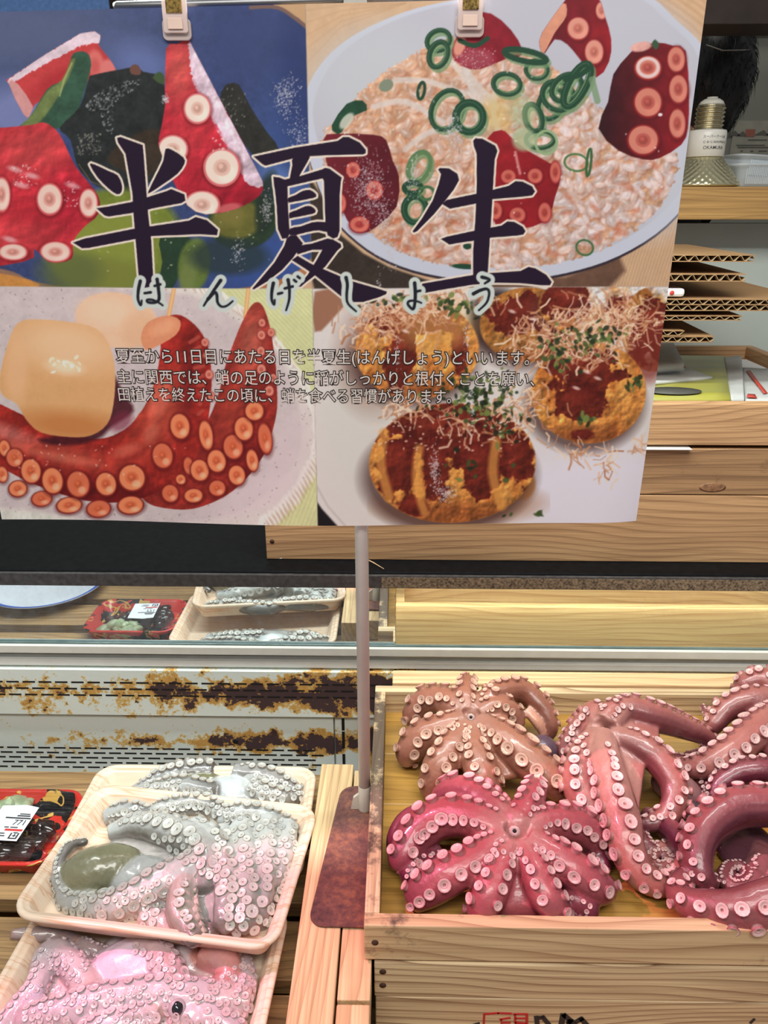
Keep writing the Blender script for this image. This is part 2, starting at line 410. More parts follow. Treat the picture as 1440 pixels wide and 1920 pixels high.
BF = 0.0016
crate('wooden_box', 'shallow wooden box open at the top, holding the boiled octopuses', 'box', BX0, 0.60, BY0, BY1, BF, BZ, 0.014, 4, 'box_x', 'box_y', 'box_floor', rim='box_rim', nails=[(BX0 + 0.010, 0.024)])
FLOOR_Z = BF + 0.0102
crate('wooden_box', 'middle wooden box of the stack, directly under the octopus box', 'box', -0.018, 0.60, 0.5105, 0.925, -0.0452, -0.0008, 0.014, 1, 'box_x', 'box_y', rim='box_x', nails=[(-0.010, -0.012), (-0.010, -0.030)])
B3 = crate('wooden_box', 'lowest wooden box of the stack, with a red stamp and black brush marks', 'box', -0.017, 0.60, 0.510, 0.925, -0.1155, -0.0458, 0.014, 1, 'box_x', 'box_y', rim='box_x')
# red stamp and brush marks printed on its front board
def strokes(name, parent, mat, lines, y, off):
    m = MB()
    for pts, w in lines:
        q = [on_y(a, b, y) for a, b in pts]
        for i in range(len(q) - 1):
            d = (q[i + 1] - q[i]); d.y = 0; n = Vector((-d.z, 0, d.x)).normalized() * (w * axis(q[i]) / F_PX / 2); e = d.normalized() * n.length * 0.8
            a = [q[i] + n - e, q[i + 1] + n + e, q[i + 1] - n + e, q[i] - n - e]
            m.add([v for v in a] + [v + Vector((0, 0.0006, 0)) for v in a], [(0, 1, 2, 3), (7, 6, 5, 4), (0, 4, 5, 1), (1, 5, 6, 2), (2, 6, 7, 3), (3, 7, 4, 0)])
    o = m.build(name, mat, parent); o.location = off; return o
off = -Vector(B3.location)
strokes('red_stamp', B3, plain('red_stamp_ink', (196, 44, 44), 0.7), [([(910, 1902), (934, 1900), (958, 1901)], 4), ([(908, 1902), (907, 1925)], 4), ([(938, 1912), (956, 1909)], 4), ([(944, 1918), (956, 1918)], 4), ([(940, 1912), (941, 1926)], 3), ([(964, 1902), (988, 1902)], 4), ([(988, 1903), (988, 1926)], 5), ([(966, 1903), (966, 1918)], 4), ([(968, 1910), (984, 1910)], 4), ([(968, 1918), (984, 1920)], 6)], 0.5094, off)
BI = plain('black_brush_ink', (48, 40, 38), 0.7)
for grp in ([([(1008, 1910), (1018, 1908), (1028, 1920)], 9), ([(1006, 1908), (1008, 1926)], 9)], [([(1056, 1904), (1052, 1926)], 11), ([(1058, 1904), (1070, 1914), (1064, 1928)], 10), ([(1066, 1916), (1078, 1918), (1090, 1911), (1100, 1922)], 10)], [([(1408, 1918), (1414, 1912)], 5)], [([(880, 1924), (898, 1919)], 4)]):
    strokes('brush_mark', B3, BI, grp, 0.5094, off)
# pale plank standing behind the octopus box on the middle box
pz = 0.0475
o = box_obj('wooden_plank', -0.004, 0.62, 0.893, 0.924, -0.0006, pz, MAT['pine_x'], bevel=0.0015)
tag(o, 'pale pine plank wedged between the octopus box and the showcase', 'plank')
# crate inside the showcase
crate('wooden_crate', 'pale wooden crate inside the showcase, behind the clear glass', 'crate', on_y(742, 1150, 1.0).x, 0.80, 1.0, 1.09, ZG0 - 0.0248, on_y(900, 1137, 1.0).z, 0.013, 1, 'pine_x', 'pine_x')
crate('wooden_crate', 'second pale crate inside the showcase, deeper behind the front one', 'crate', on_y(742, 1150, 1.10).x - 0.005, 0.80, 1.10, 1.24, ZG0 - 0.0248, ZT - 0.035, 0.013, 1, 'pine_x', 'pine_x')
# crates on top of the showcase
zA0, zA1 = ZT - 0.0008, on_y(1300, 929, 1.0).z
zB1 = on_y(1300, 841, 1.0).z; zC0 = on_y(1300, 835, 1.0).z; zC1 = on_y(1300, 757, 1.0).z
xa = on_y(498, 1010, 1.0).x
crate('wooden_crate', 'bottom crate of the stack on the black showcase top, its nailed end showing', 'crate', xa, 0.66, 1.0, 1.44, zA0, zA1, 0.016, nails=[(xa + 0.009, zA0 + 0.028), (xa + 0.009, zA0 + 0.062)])
MAT['crate_knot'] = wood('knotty_crate_wood', (192, 150, 106), (100, 70, 48), 'x', lines=0.7, scale=0.6, stain=0.12, stain_col=(110, 78, 56))
crate('wooden_crate', 'middle crate of the stack behind the poster, its front board knotty', 'crate', -0.12, 0.65, 1.0, 1.44, zA1 + 0.0012, zB1 - 0.0005, 0.016, rim='crate_knot')
CB = bpy.data.objects[[o.name for o in COL.objects if o.get('label', '').startswith('middle crate of the stack')][0]]
kc = on_y(1336, 914, 0.9998); kk = axis(kc) / F_PX
m = MB(); m.lathe([(1.0, 0), (0.8, 0.0003), (0.0, 0.0004)], 28, 0, Matrix.Translation(kc) @ Matrix.Rotation(math.pi / 2, 4, 'X') @ Matrix.Diagonal((25 * kk, 9.5 * kk, 1, 1)))
o = m.build('knot', plain('dark_knot', (150, 108, 76), 0.6, var=0.45, scale=160), CB); o.location = -Vector(CB.location)
CC = crate('wooden_crate', 'top crate of the stack, open and filled with printed bags', 'crate', -0.05, 0.665, 1.0, 1.47, zC0, zC1, 0.018)
m = MB(); a, b = on_y(1200, 838, 0.995), on_y(1297, 838, 0.995)
m.box(a.x - 0.04, b.x, 0.992, 1.12, zB1 + 0.0002, zB1 + 0.0012)
tag(m.build('paper_slip', MAT['white_card']), 'white paper slip sticking out of the gap between two stacked crates', 'paper')

# ---- bags and papers in the top crate
def bag_mat():
    m, t, p = nt('yellow_green_printed_bag')
    v = coords(t, rnd=False); n = noise(t, coords(t, (3, 14, 3)), 1.0, 3)
    c = ramp(t, n, [(0.3, lin((138, 146, 84))), (0.5, lin((170, 164, 66))), (0.68, lin((158, 166, 116)))])
    t.links.new(c, p.inputs['Base Color']); p.inputs['Roughness'].default_value = 0.4
    return m
MAT['bag'] = bag_mat()
MAT['card_white'] = plain('dull_white_paper', (196, 198, 194), 0.7, var=0.08)
zb = zC1
def sheet(m, px, z, th, mi=0, wob=0.003, n=8):
    """a soft sheet with thickness spanned by 4 photo-plane corners (bl, br, tr, tl)"""
    c = [on_z(x, y, z) for x, y in px]; g = []
    for j in range(n + 1):
        for i in range(n + 1):
            u, w = i / n, j / n
            p = (c[0] * (1 - u) + c[1] * u) * (1 - w) + (c[3] * (1 - u) + c[2] * u) * w
            p = p + Vector((0, 0, wob * math.sin(3.1 * u + 1.7) * math.cos(2.7 * w + px[0][0]))); g.append(p)
    N = (n + 1) ** 2; vs = g + [p - Vector((0, 0, th)) for p in g]; fs = []
    for j in range(n):
        for i in range(n):
            k = j * (n + 1) + i; q = (k, k + 1, k + n + 2, k + n + 1); fs += [q, tuple(N + x for x in q[::-1])]
    per = [i for i in range(n + 1)] + [(j + 1) * (n + 1) - 1 for j in range(1, n + 1)] + [n * (n + 1) + i for i in range(n - 1, -1, -1)] + [j * (n + 1) for j in range(n - 1, 0, -1)]
    for i in range(len(per)): a, b = per[i], per[(i + 1) % len(per)]; fs.append((a, b, N + b, N + a))
    m.add(vs, fs, mi, True)
zi = zC1 - 0.002
m = MB(); m.box(0.10, 0.40, 1.03, 1.40, zC0 + 0.0105, zi - 0.012)
tag(m.build('bag_bundle', MAT['white_card'], bevel=0.006), 'thick bundle of flat bags filling the top crate beneath the loose papers', 'bags')
m = MB(); m.box(0.405, 0.640, 1.03, 1.42, zC0 + 0.0105, zi - 0.014)
tag(m.build('bag_bundle', MAT['white_card'], bevel=0.006), 'second bundle of flat bags, at the far end of the top crate', 'bags')
B = thing('printed_bag', 'flat yellow and green printed bag with a white margin in the top crate', 'bag', (0.44, 1.12, zi))
def at(o, e): o.location = -Vector(e.location); o.parent = e; return o
m = MB(); sheet(m, [(1120, 748), (1370, 748), (1356, 668), (1140, 664)], zi + 0.003, 0.006, wob=0.0015)
at(m.build('printed_panel', MAT['bag']), B)
m = MB(); sheet(m, [(1371, 749), (1396, 748), (1390, 668), (1357, 668)], zi + 0.002, 0.005, wob=0.0015)
at(m.build('white_margin', MAT['card_white']), B)
m = MB(); c0 = on_z(1262, 733, zi + 0.0052)
m.lathe([(0.03, 0), (0.03, 0.0008), (0.0, 0.0012)], 20, 0, Matrix.Translation(c0 + Vector((0.0, 0.0, 0.0))) @ Matrix.Diagonal((1.3, 0.75, 1, 1)))
at(m.build('printed_dark_oval', plain('dark_print', (84, 84, 78), 0.5)), B)
R = thing('printed_leaflet', 'white leaflet with a red stripe beside the yellow-green bag', 'leaflet', (0.52, 1.1, zi))
m = MB(); sheet(m, [(1398, 752), (1475, 752), (1440, 690), (1392, 690)], zi - 0.001, 0.003, wob=0.001)
at(m.build('paper', MAT['card_white']), R)
m = MB(); sheet(m, [(1432, 738), (1440, 736), (1406, 694), (1399, 695)], zi + 0.0012, 0.0006, wob=0.001, n=2); sheet(m, [(1400, 744), (1420, 745), (1416, 739), (1402, 738)], zi + 0.0012, 0.0006, wob=0.001, n=2)
at(m.build('red_print', plain('red_print', (196, 70, 56), 0.5)), R)
for i, (px, dz, lab) in enumerate([
        ([(1150, 724), (1336, 706), (1272, 684), (1160, 690)], 0.008, 'white paper folder with torn edge lying on the printed bag'),
        ([(1150, 702), (1284, 690), (1262, 668), (1160, 668)], 0.014, 'white envelope with red print on top of the paper pile in the crate'),
        ([(1150, 690), (1283, 680), (1262, 642), (1160, 640)], 0.026, 'topmost small white card of the paper pile in the crate')]):
    E_ = thing('paper_sheet', lab, 'paper', on_z(px[0][0] + 60, px[0][1] - 20, zi + dz))
    m = MB(); sheet(m, px, zi + dz, (0.0045, 0.0055, 0.0105)[i], wob=0.0006)
    at(m.build('paper', MAT['card_white']), E_)
    if i == 1:
        m = MB(); sheet(m, [(1266, 690), (1286, 689), (1280, 684), (1264, 685)], zi + dz + 0.0012, 0.0006, wob=0.0005, n=2)
        at(m.build('red_print', plain('red_print_small', (196, 70, 56), 0.5)), E_)

# ---- flattened corrugated cardboard fanned out above the crate
MAT['card'] = plain('brown_liner', (156, 120, 80), 0.75, var=0.12, scale=30)
MAT['flute'] = plain('pale_flute_edge', (164, 140, 104), 0.8, var=0.1)
def cardboard(label, p_right, py_top, py_bot, layers=1, lift=0.0, y0=1.08, depth=0.26, tail=None, tilt=0.0):
    x1 = on_y(p_right, py_bot, y0).x; z1, z0 = on_y(1300, py_top, y0).z, on_y(1300, py_bot, y0).z
    r = thing('cardboard_sheet', label, 'cardboard', (0.22, y0 + 0.1, z0), group='flattened cardboard')
    x0 = 0.06; th = (z1 - z0) / layers; lin_t = 0.0009
    m = MB()
    def zz(x): return tilt * (x - 0.22)
    def slab(za, zb, mi, n=12):
        xs = [x0 + (x1 - x0) * i / n for i in range(n + 1)]
        top = [Vector((x, y0 + 0.0005 * math.sin(90 * x), zb + zz(x))) for x in xs]; bot = [Vector((x, y0 + 0.0005 * math.sin(90 * x), za + zz(x))) for x in xs]
        D = Vector((0, depth, 0)); vs = top + bot + [v + D + Vector((0, 0, lift)) for v in top] + [v + D + Vector((0, 0, lift)) for v in bot]
        k = n + 1; fs = []
        for i in range(n): fs += [(i, i + 1, k + i + 1, k + i), (2 * k + i, 3 * k + i, 3 * k + i + 1, 2 * k + i + 1), (i, 2 * k + i, 2 * k + i + 1, i + 1), (k + i, k + i + 1, 3 * k + i + 1, 3 * k + i)]
        fs += [(0, k, 3 * k, 2 * k), (n, 2 * k + n, 3 * k + n, k + n)]
        m.add(vs, fs, mi)
    for L in range(layers + 1):
        za = z0 + L * th - (lin_t if L == layers else 0); slab(za, za + lin_t, 0)
    o = m.build('liner', MAT['card']); at(o, r)
    m = MB()
    for L in range(layers):
        n = int((x1 - x0) / 0.0011); vs = []; A = (th - 2 * lin_t) / 2; zc = z0 + L * th + th / 2
        for i in range(n + 1):
            x = x0 + (x1 - x0) * i / n; z = zc + A * math.sin(2 * math.pi * x / 0.0150 + L) + zz(x)
            vs += [(x, y0, z - 0.0004), (x, y0, z + 0.0004), (x, y0 + depth * 0.9, z + 0.0004 + lift * 0.9), (x, y0 + depth * 0.9, z - 0.0004 + lift * 0.9)]
        fs = []
        for i in range(n):
            a = 4 * i
            for q in range(4): fs.append((a + q, a + (q + 1) % 4, a + 4 + (q + 1) % 4, a + 4 + q))
        m.add(vs, fs)
    at(m.build('fluting', MAT['flute']), r)
    if tail is not None:   # folded-back flap at the hidden end keeps the sheets apart
        m = MB(); m.box(x0, 0.27, y0 + 0.03, y0 + depth - 0.02, on_y(1300, tail, y0).z + 0.0006, z0 - 0.0003)
        at(m.build('folded_flap', MAT['card']), r)
    return r
m = MB(); m.box(0.08, 0.30, 1.10, 1.32, zi + 0.005, on_y(1300, 642, 1.08).z - 0.0006)
tag(m.build('carton', MAT['card'], bevel=0.002), 'closed brown carton behind the poster carrying the cardboard sheets', 'carton')
cardboard('lowest flattened cardboard sheet of the fan, its end ragged above the paper pile', 1338, 631, 642, 1, lift=0.008)
cardboard('short cardboard piece lying on the lowest sheet of the fan', 1282, 620, 630, 1)
cardboard('third cardboard sheet from the bottom of the fan', 1390, 592, 601, 1, lift=0.006, tail=619)
cardboard('long double-walled cardboard sheet running past the others', 1520, 561, 583, 2, lift=0.004, tail=591)
cardboard('second cardboard sheet from the top of the fan, with wide open flutes', 1397, 514, 528, 1, lift=0.007, tail=560)
cardboard('topmost cardboard sheet of the fan', 1414, 478, 491, 1, lift=0.003, tail=513)
K = thing('paper_packet', 'small white packet with a red mark lying on the long cardboard sheet', 'packet', on_y(1255, 562, 1.09))
zk = on_y(1300, 561, 1.08).z
m = MB(); a, b = on_y(1225, 560, 1.09).x, on_y(1281, 560, 1.09).x
m.box(a, b, 1.085, 1.14, zk + 0.0022, zk + 0.0135); at(m.build('wrapper', MAT['white_card'], bevel=0.004), K)
m = MB(); c0 = on_y(1260, 549, 1.0845); m.lathe([(0.0032, 0), (0.0028, 0.0005), (0, 0.0005)], 10, 0, Matrix.Translation(c0) @ Matrix.Rotation(math.pi / 2, 4, 'X')); at(m.build('red_mark', plain('red_mark', (190, 60, 50), 0.6)), K)

# ================================================================== shelf things
pz0 = on_y(1313, 350, 1.52)
LB = thing('light_bulb', 'silver reflector light bulb standing socket-up on the wooden shelf', 'light bulb', (pz0.x, 1.52, SHELF_Z + 0.0005))
u = 0.00098
def dim(r, z, a):
    k = 1.0 if 0.004 < z < 0.0475 else 0.0; row = int(z / 0.0056)
    return r + 0.0013 * k * abs(math.sin(math.pi * z / 0.0056)) * math.cos(30 * a + (math.pi if row % 2 else 0)) * (r / 0.066)
prof = [(0.058, 0.0), (0.066, 0.003)] + [(0.066 - 0.036 * (i / 66) ** 1.15, 0.003 + 0.046 * i / 66) for i in range(1, 67)]
m = MB(); m.lathe(prof, 180, 0, None, dim); m.build('reflector', plain('dimpled_silver', (214, 206, 168), 0.28, 0.85, var=0.05), LB)
m = MB(); m.lathe([(0.030, 0.0495), (0.0325, 0.051), (0.0325, 0.088), (0.031, 0.0925), (0.024, 0.0935)], 40); m.build('collar', plain('white_ceramic', (226, 222, 212), 0.3, var=0.03), LB)
pr_ = []
for i in range(41): z = 0.094 + 0.038 * i / 40; pr_.append((0.0235 + 0.0016 * math.cos(2 * math.pi * i / 7.0), z))
m = MB(); m.lathe(pr_, 36); m.build('screw_base', plain('screw_shell', (190, 180, 150), 0.25, 0.95, var=0.06), LB)
m = MB(); m.lathe([(0.022, 0.1325), (0.019, 0.138), (0.013, 0.142), (0.009, 0.143), (0.009, 0.145), (0.0, 0.1458)], 24); m.build('contact_tip', plain('glass_insulator', (214, 210, 196), 0.3), LB)
INK = plain('dark_ink', (48, 46, 46), 0.6)
def wrap_text(body, width, zc, name):
    me = text_mesh(body, offset=0.004); xs = np.array([v.co[:] for v in me.vertices]); w = xs[:, 0].max() - xs[:, 0].min(); s = width / w
    x = (xs[:, 0] - xs[:, 0].mean()) * s; y = (xs[:, 1] - xs[:, 1].mean()) * s
    a = -math.pi / 2 + 0.12 + x / 0.0327
    for i, v in enumerate(me.vertices): v.co = (0.0328 * math.cos(a[i]), 0.0328 * math.sin(a[i]), zc + y[i])
    me.materials.append(INK); o = bpy.data.objects.new(name, me); COL.objects.link(o); o.parent = LB
wrap_text('スーパークールB', 0.041, 0.0815, 'printed_text'); wrap_text('C･B･C-50W/PHD B', 0.043, 0.0725, 'printed_text'); wrap_text('OKAMURA', 0.037, 0.0635, 'printed_text')

def clear_plastic(name, tint=(236, 244, 248), dens=0.45):
    m, t, p = nt(name); out = t.nodes['Material Output']
    p.inputs['Base Color'].default_value = (*lin(tint), 1); p.inputs['Roughness'].default_value = 0.15
    tr = node(t, 'ShaderNodeBsdfTransparent'); mx = t.nodes.new('ShaderNodeMixShader'); mx.inputs[0].default_value = dens
    t.links.new(tr.outputs[0], mx.inputs[1]); t.links.new(p.outputs[0], mx.inputs[2]); t.links.new(mx.outputs[0], out.inputs['Surface'])
    return m
def rrect(hx, hy, r, n=6):
    pts = []
    for cx, cy, a0 in ((hx - r, hy - r, 0), (-hx + r, hy - r, 90), (-hx + r, -hy + r, 180), (hx - r, -hy + r, 270)):
        for i in range(n + 1):
            a = math.radians(a0 + 90 * i / n); pts.append((cx + r * math.cos(a), cy + r * math.sin(a)))
    return pts
def tray_rings(hx, hy, r, prof):
    return [[Vector((x, y, z)) for x, y in rrect(hx + d, hy + d, max(0.002, r + d))] for d, z in prof]
MAT['clear'] = clear_plastic('clear_tray_plastic')
pc = on_y(1415, 330, 1.57)
for i, (lab, dz, rot) in enumerate([('lower clear plastic tray beside the light bulb on the shelf', 0.0005, 0.10), ('upper clear plastic tray nested in the one beside the light bulb', 0.012, 0.14)]):
    m = MB()
    rings = tray_rings(0.075, 0.055, 0.02, [(-0.012, 0.0), (-0.010, 0.004), (-0.004, 0.034), (0.004, 0.036), (0.006, 0.039), (0.003, 0.040), (-0.005, 0.037), (-0.012, 0.004)])
    m.loft(rings, 0, True, close_last=True, close_first=True)
    for k in range(34):      # ribs on the near wall
        x = -0.055 + 0.11 * k / 33; m.box(x - 0.0007, x + 0.0007, -0.0545, -0.0515, 0.006, 0.031)
    o = m.build('plastic_tray', MAT['clear']); o.location = (pc.x + 0.012, 1.575, SHELF_Z + dz); o.rotation_euler = (0, 0.06 * i, rot)
    tag(o, lab, 'tray')
# notice on the far wall
nc0, nc1 = on_y(1368, 292, 2.597), on_y(1478, 226, 2.597)
N_ = thing('wall_notice', 'faded paper notice with a red square pinned to the grey back wall', 'notice', ((nc0.x + nc1.x) / 2, 2.597, nc0.z))
m = MB(); m.box(nc0.x, nc1.x, 2.596, 2.5985, nc0.z, nc1.z); at(m.build('paper', plain('aged_paper', (176, 172, 156), 0.8)), N_)
m = MB(); a, b = on_y(1398, 256, 2.59), on_y(1418, 242, 2.59); m.box(a.x, b.x, 2.595, 2.5958, a.z, b.z); at(m.build('red_square', plain('faded_red', (178, 110, 92), 0.8)), N_)
m = MB()
for y_, x_0, x_1 in ((272, 1382, 1436), (276, 1384, 1470), (283, 1390, 1394), (283, 1408, 1414), (283, 1424, 1440), (262, 1404, 1440)):
    a, b = on_y(x_0, y_ + 1, 2.59), on_y(x_1, y_ - 1, 2.59); m.box(a.x, b.x, 2.595, 2.5958, a.z, b.z)
for x_, y_, w_ in ((1376, 250, 14), (1392, 251, 10), (1430, 249, 14), (1448, 250, 12)):
    a = on_y(x_, y_, 2.59); s_ = w_ * axis(a) / F_PX; m.prism([(-s_, -0.006), (s_, -0.006), (s_ * 0.2, 0.008)], 0.0006, Matrix.Translation((a.x, 2.5956, a.z)) @ Matrix.Rotation(math.pi / 2, 4, 'X'))
at(m.build('grey_print', plain('grey_print', (112, 110, 102), 0.8)), N_)

# ---- person behind the shelf, only the hair shows
def skin_body(name, verts, edges, radii, mat, parent, root=0, levels=2):
    me = bpy.data.meshes.new(name); me.from_pydata(verts, edges, []); o = bpy.data.objects.new(name, me); COL.objects.link(o)
    sm = o.modifiers.new('skin', 'SKIN'); sb = o.modifiers.new('sub', 'SUBSURF'); sb.levels = levels; sb.render_levels = levels
    lay = me.skin_vertices[0].data if me.skin_vertices else None
    if lay is None:
        bpy.context.view_layer.objects.active = o; bpy.ops.object.modifier_remove(modifier='skin'); bpy.ops.object.modifier_add(type='SKIN'); o.modifiers.move(1, 0); lay = me.skin_vertices[0].data
    for i, r in enumerate(radii): lay[i].radius = r if isinstance(r, tuple) else (r, r); lay[i].use_root = (i == root)
    dg = bpy.context.evaluated_depsgraph_get(); nm = bpy.data.meshes.new_from_object(o.evaluated_get(dg)); o.modifiers.clear(); o.data = nm
    nm.materials.clear(); nm.materials.append(mat); nm.polygons.foreach_set('use_smooth', [True] * len(nm.polygons)); o.parent = parent
    return o
hp = on_y(1328, 152, 1.92)
PN = thing('person', 'person with fluffy black hair standing behind the wooden shelf', 'person', (hp.x, 1.92, -0.80))
H = hp.z + 0.80
V = [(-0.10, 0, 0.95), (-0.10, 0, 1.15), (-0.10, 0, 1.38), (-0.075, 0, 1.56), (-0.045, 0, H - 0.09), (-0.012, 0, H), (0.0, 0, H + 0.05),
     (-0.10, 0.19, 1.50), (-0.10, 0.23, 1.22), (-0.12, 0.22, 0.98), (-0.10, -0.13, 1.50), (-0.10, -0.15, 1.22), (-0.12, -0.14, 0.98),
     (-0.10, 0.09, 0.88), (-0.10, 0.09, 0.48), (-0.10, 0.09, 0.07), (-0.20, 0.10, 0.035), (-0.10, -0.09, 0.88), (-0.10, -0.09, 0.48), (-0.10, -0.09, 0.07), (-0.20, -0.10, 0.035),
     (-0.10, 0.0, 1.47)]
E_ = [(0, 1), (1, 2), (2, 21), (21, 3), (3, 4), (4, 5), (5, 6), (21, 7), (7, 8), (8, 9), (21, 10), (10, 11), (11, 12), (0, 13), (13, 14), (14, 15), (15, 16), (0, 17), (17, 18), (18, 19), (19, 20)]
RD = [0.13, 0.12, 0.13, 0.055, 0.058, 0.085, 0.07, 0.055, 0.042, 0.03, 0.055, 0.042, 0.03, 0.08, 0.055, 0.04, 0.03, 0.08, 0.055, 0.04, 0.03, 0.08]
skin_body('body', V, E_, RD, plain('skin', (206, 160, 132), 0.5), PN)
V2 = [V[0], V[1], V[2], V[21], V[7], V[8], V[10], V[11]]
skin_body('shirt', V2, [(0, 1), (1, 2), (2, 3), (3, 4), (4, 5), (3, 6), (6, 7)], [0.142, 0.132, 0.142, 0.095, 0.068, 0.055, 0.068, 0.055], plain('dark_cloth', (40, 42, 48), 0.8), PN)
HAIR = plain('black_hair', (17, 16, 18), 0.45, var=0.3, scale=200)
m = MB(); hc = Vector((0.0, 0, H + 0.005)); rr = Vector((0.086, 0.105, 0.136))
def hair_r(th, ph): return 1 + 0.05 * math.sin(5 * ph + 3 * th) + 0.03 * math.sin(11 * th - 7 * ph)
rings = []
for j in range(1, 20):
    th = math.pi * j / 20; row = []
    for i in range(32):
        ph = 2 * math.pi * i / 32; k = hair_r(th, ph); row.append(hc + Vector((rr.x * math.sin(th) * math.cos(ph), rr.y * math.sin(th) * math.sin(ph), rr.z * math.cos(th))) * k)
    rings.append(row)
m.loft(rings, 0, True, True, True)
for i in range(1500):
    th = math.acos(rng.uniform(-0.95, 0.98)); ph = rng.uniform(0, 2 * math.pi); k = hair_r(th, ph)
    d = Vector((rr.x * math.sin(th) * math.cos(ph), rr.y * math.sin(th) * math.sin(ph), rr.z * math.cos(th))); n = Vector((d.x / rr.x ** 2, d.y / rr.y ** 2, d.z / rr.z ** 2)).normalized()
    t_ = Vector((rng.uniform(-.4, .4), rng.uniform(-.4, .4), -1)); t_ = (t_ - n * t_.dot(n)).normalized(); L = rng.uniform(0.012, 0.035)
    p0 = hc + d * k * 0.97; m.tube([p0, p0 + t_ * L * 0.5 + n * L * 0.24, p0 + t_ * L + n * L * rng.uniform(0.1, 0.34)], [0.0006, 0.0005, 0.00015], 3, 0, False)
m.build('hair', HAIR, PN, fixn=False)
m = MB(); a = Vector((-0.052, -0.108, H + 0.05)); m.tube([a, a + Vector((0.03, -0.012, -0.012)), a + Vector((0.075, -0.004, -0.010)), a + Vector((0.1, 0.03, -0.004))], 0.0012, 6)
m.build('glasses_temple', plain('pale_frame', (150, 146, 138), 0.4), PN)

# ================================================================== hanging cloth and bamboo blind above
cz0 = on_y(150, 40, 1.40).z
MAT['blue_cloth'] = plain('blue_cloth', (86, 122, 176), 0.9, var=0.2, scale=160)
m = MB(); m.box(-0.75, on_y(205, 10, 1.40).x, 1.398, 1.402, cz0, cz0 + 0.55); o = m.build('cloth_banner', MAT['blue_cloth']); tag(o, 'blue cloth banner hanging above and behind the poster', 'banner')
m = MB(); xl, xr = on_y(395, 10, 1.40).x, on_y(880, 10, 1.40).x
for k in range(34):
    z = cz0 + 0.01 + 0.016 * k; m.tube([(xl, 1.40, z), (xr, 1.40, z)], 0.0075, 6)
for x in np.linspace(xl + 0.03, xr - 0.03, 9): m.tube([(x, 1.391, cz0), (x, 1.391, cz0 + 0.54)], 0.002, 4)
o = m.build('bamboo_blind', plain('bamboo', (196, 172, 124), 0.6, var=0.25, scale=30)); tag(o, 'pale woven bamboo blind hanging above and behind the poster', 'blind')
o = box_obj('trim_3', -1.2, 1.0, 1.385, 1.415, cz0 + 0.55, cz0 + 0.59, MAT['beam']); struct(o)

# ================================================================== poster stand
pbx, pby = on_z(684, 1515, 0.0014).x, on_z(684, 1515, 0.0014).y
ST = thing('poster_stand', 'white pole on a rusty steel base plate holding up the octopus poster', 'stand', (pbx, pby, 0.0))
def rusty():
    m, t, p = nt('rusty_plate'); v = coords(t); n = noise(t, v, 130, 8, 0.75); n2 = noise(t, v, 22, 4)
    c = ramp(t, mathn(t, 'MULTIPLY_ADD', n2, 0.35, mathn(t, 'MULTIPLY', n, 0.65)), [(0.36, lin((74, 48, 50))), (0.5, lin((112, 72, 66))), (0.62, lin((150, 98, 74)))])
    t.links.new(c, p.inputs['Base Color']); p.inputs['Roughness'].default_value = 0.55; p.inputs['Metallic'].default_value = 0.2; bump(t, p, n, 0.3, 0.0008); return m
fl, bl = on_z(576, 1737, 0.001), on_z(641, 1474, 0.001)
x0, x1, y0, y1 = (fl.x + bl.x) / 2, 0.13, fl.y, bl.y
m = MB(); sk = (bl.x - fl.x)
out = [(x + (y / (y1 - y0)) * sk, y) for x, y in rrect((x1 - x0) / 2, (y1 - y0) / 2, 0.016)]
m.prism(out, 0.0014, Matrix.Translation(((x0 + x1) / 2 - pbx, (y0 + y1) / 2 - pby, 0.0)))
m.build('base_plate', rusty(), ST)
m = MB(); m.lathe([(0.0068, 0.0015), (0.0068, 0.785), (0.0066, 0.786), (0, 0.786)], 20); m.build('pole', MAT['white_paint'], ST)
m = MB(); m.lathe([(0.0073, 0.0014), (0.0073, 0.034), (0.0069, 0.035)], 20, cap=False)
m.prism([(-0.016, 0.0), (-0.006, 0.0), (-0.006, 0.022), (-0.013, 0.016)], 0.004, Matrix.Translation((0.0, 0.002, 0.0014)) @ Matrix.Rotation(math.pi / 2, 4, 'X'))
m.build('socket', plain('ivory_plastic', (214, 206, 190), 0.4), ST)
b0, b1 = on_y(214, 13, 0.712), on_y(1010, -8, 0.712)
m = MB(); o_ = Vector((pbx, pby, 0)); m.tube([b0 - o_, b0 - o_ + Vector((0.003, 0, 0)), b1 - o_], [0.0030, 0.0040, 0.0040], 16); m.build('crossbar', MAT['chrome'], ST)
m = MB(); m.box(-0.009, 0.009, -0.004, 0.012, 0.772, b0.z + 0.006); m.build('bracket', MAT['steel'], ST)

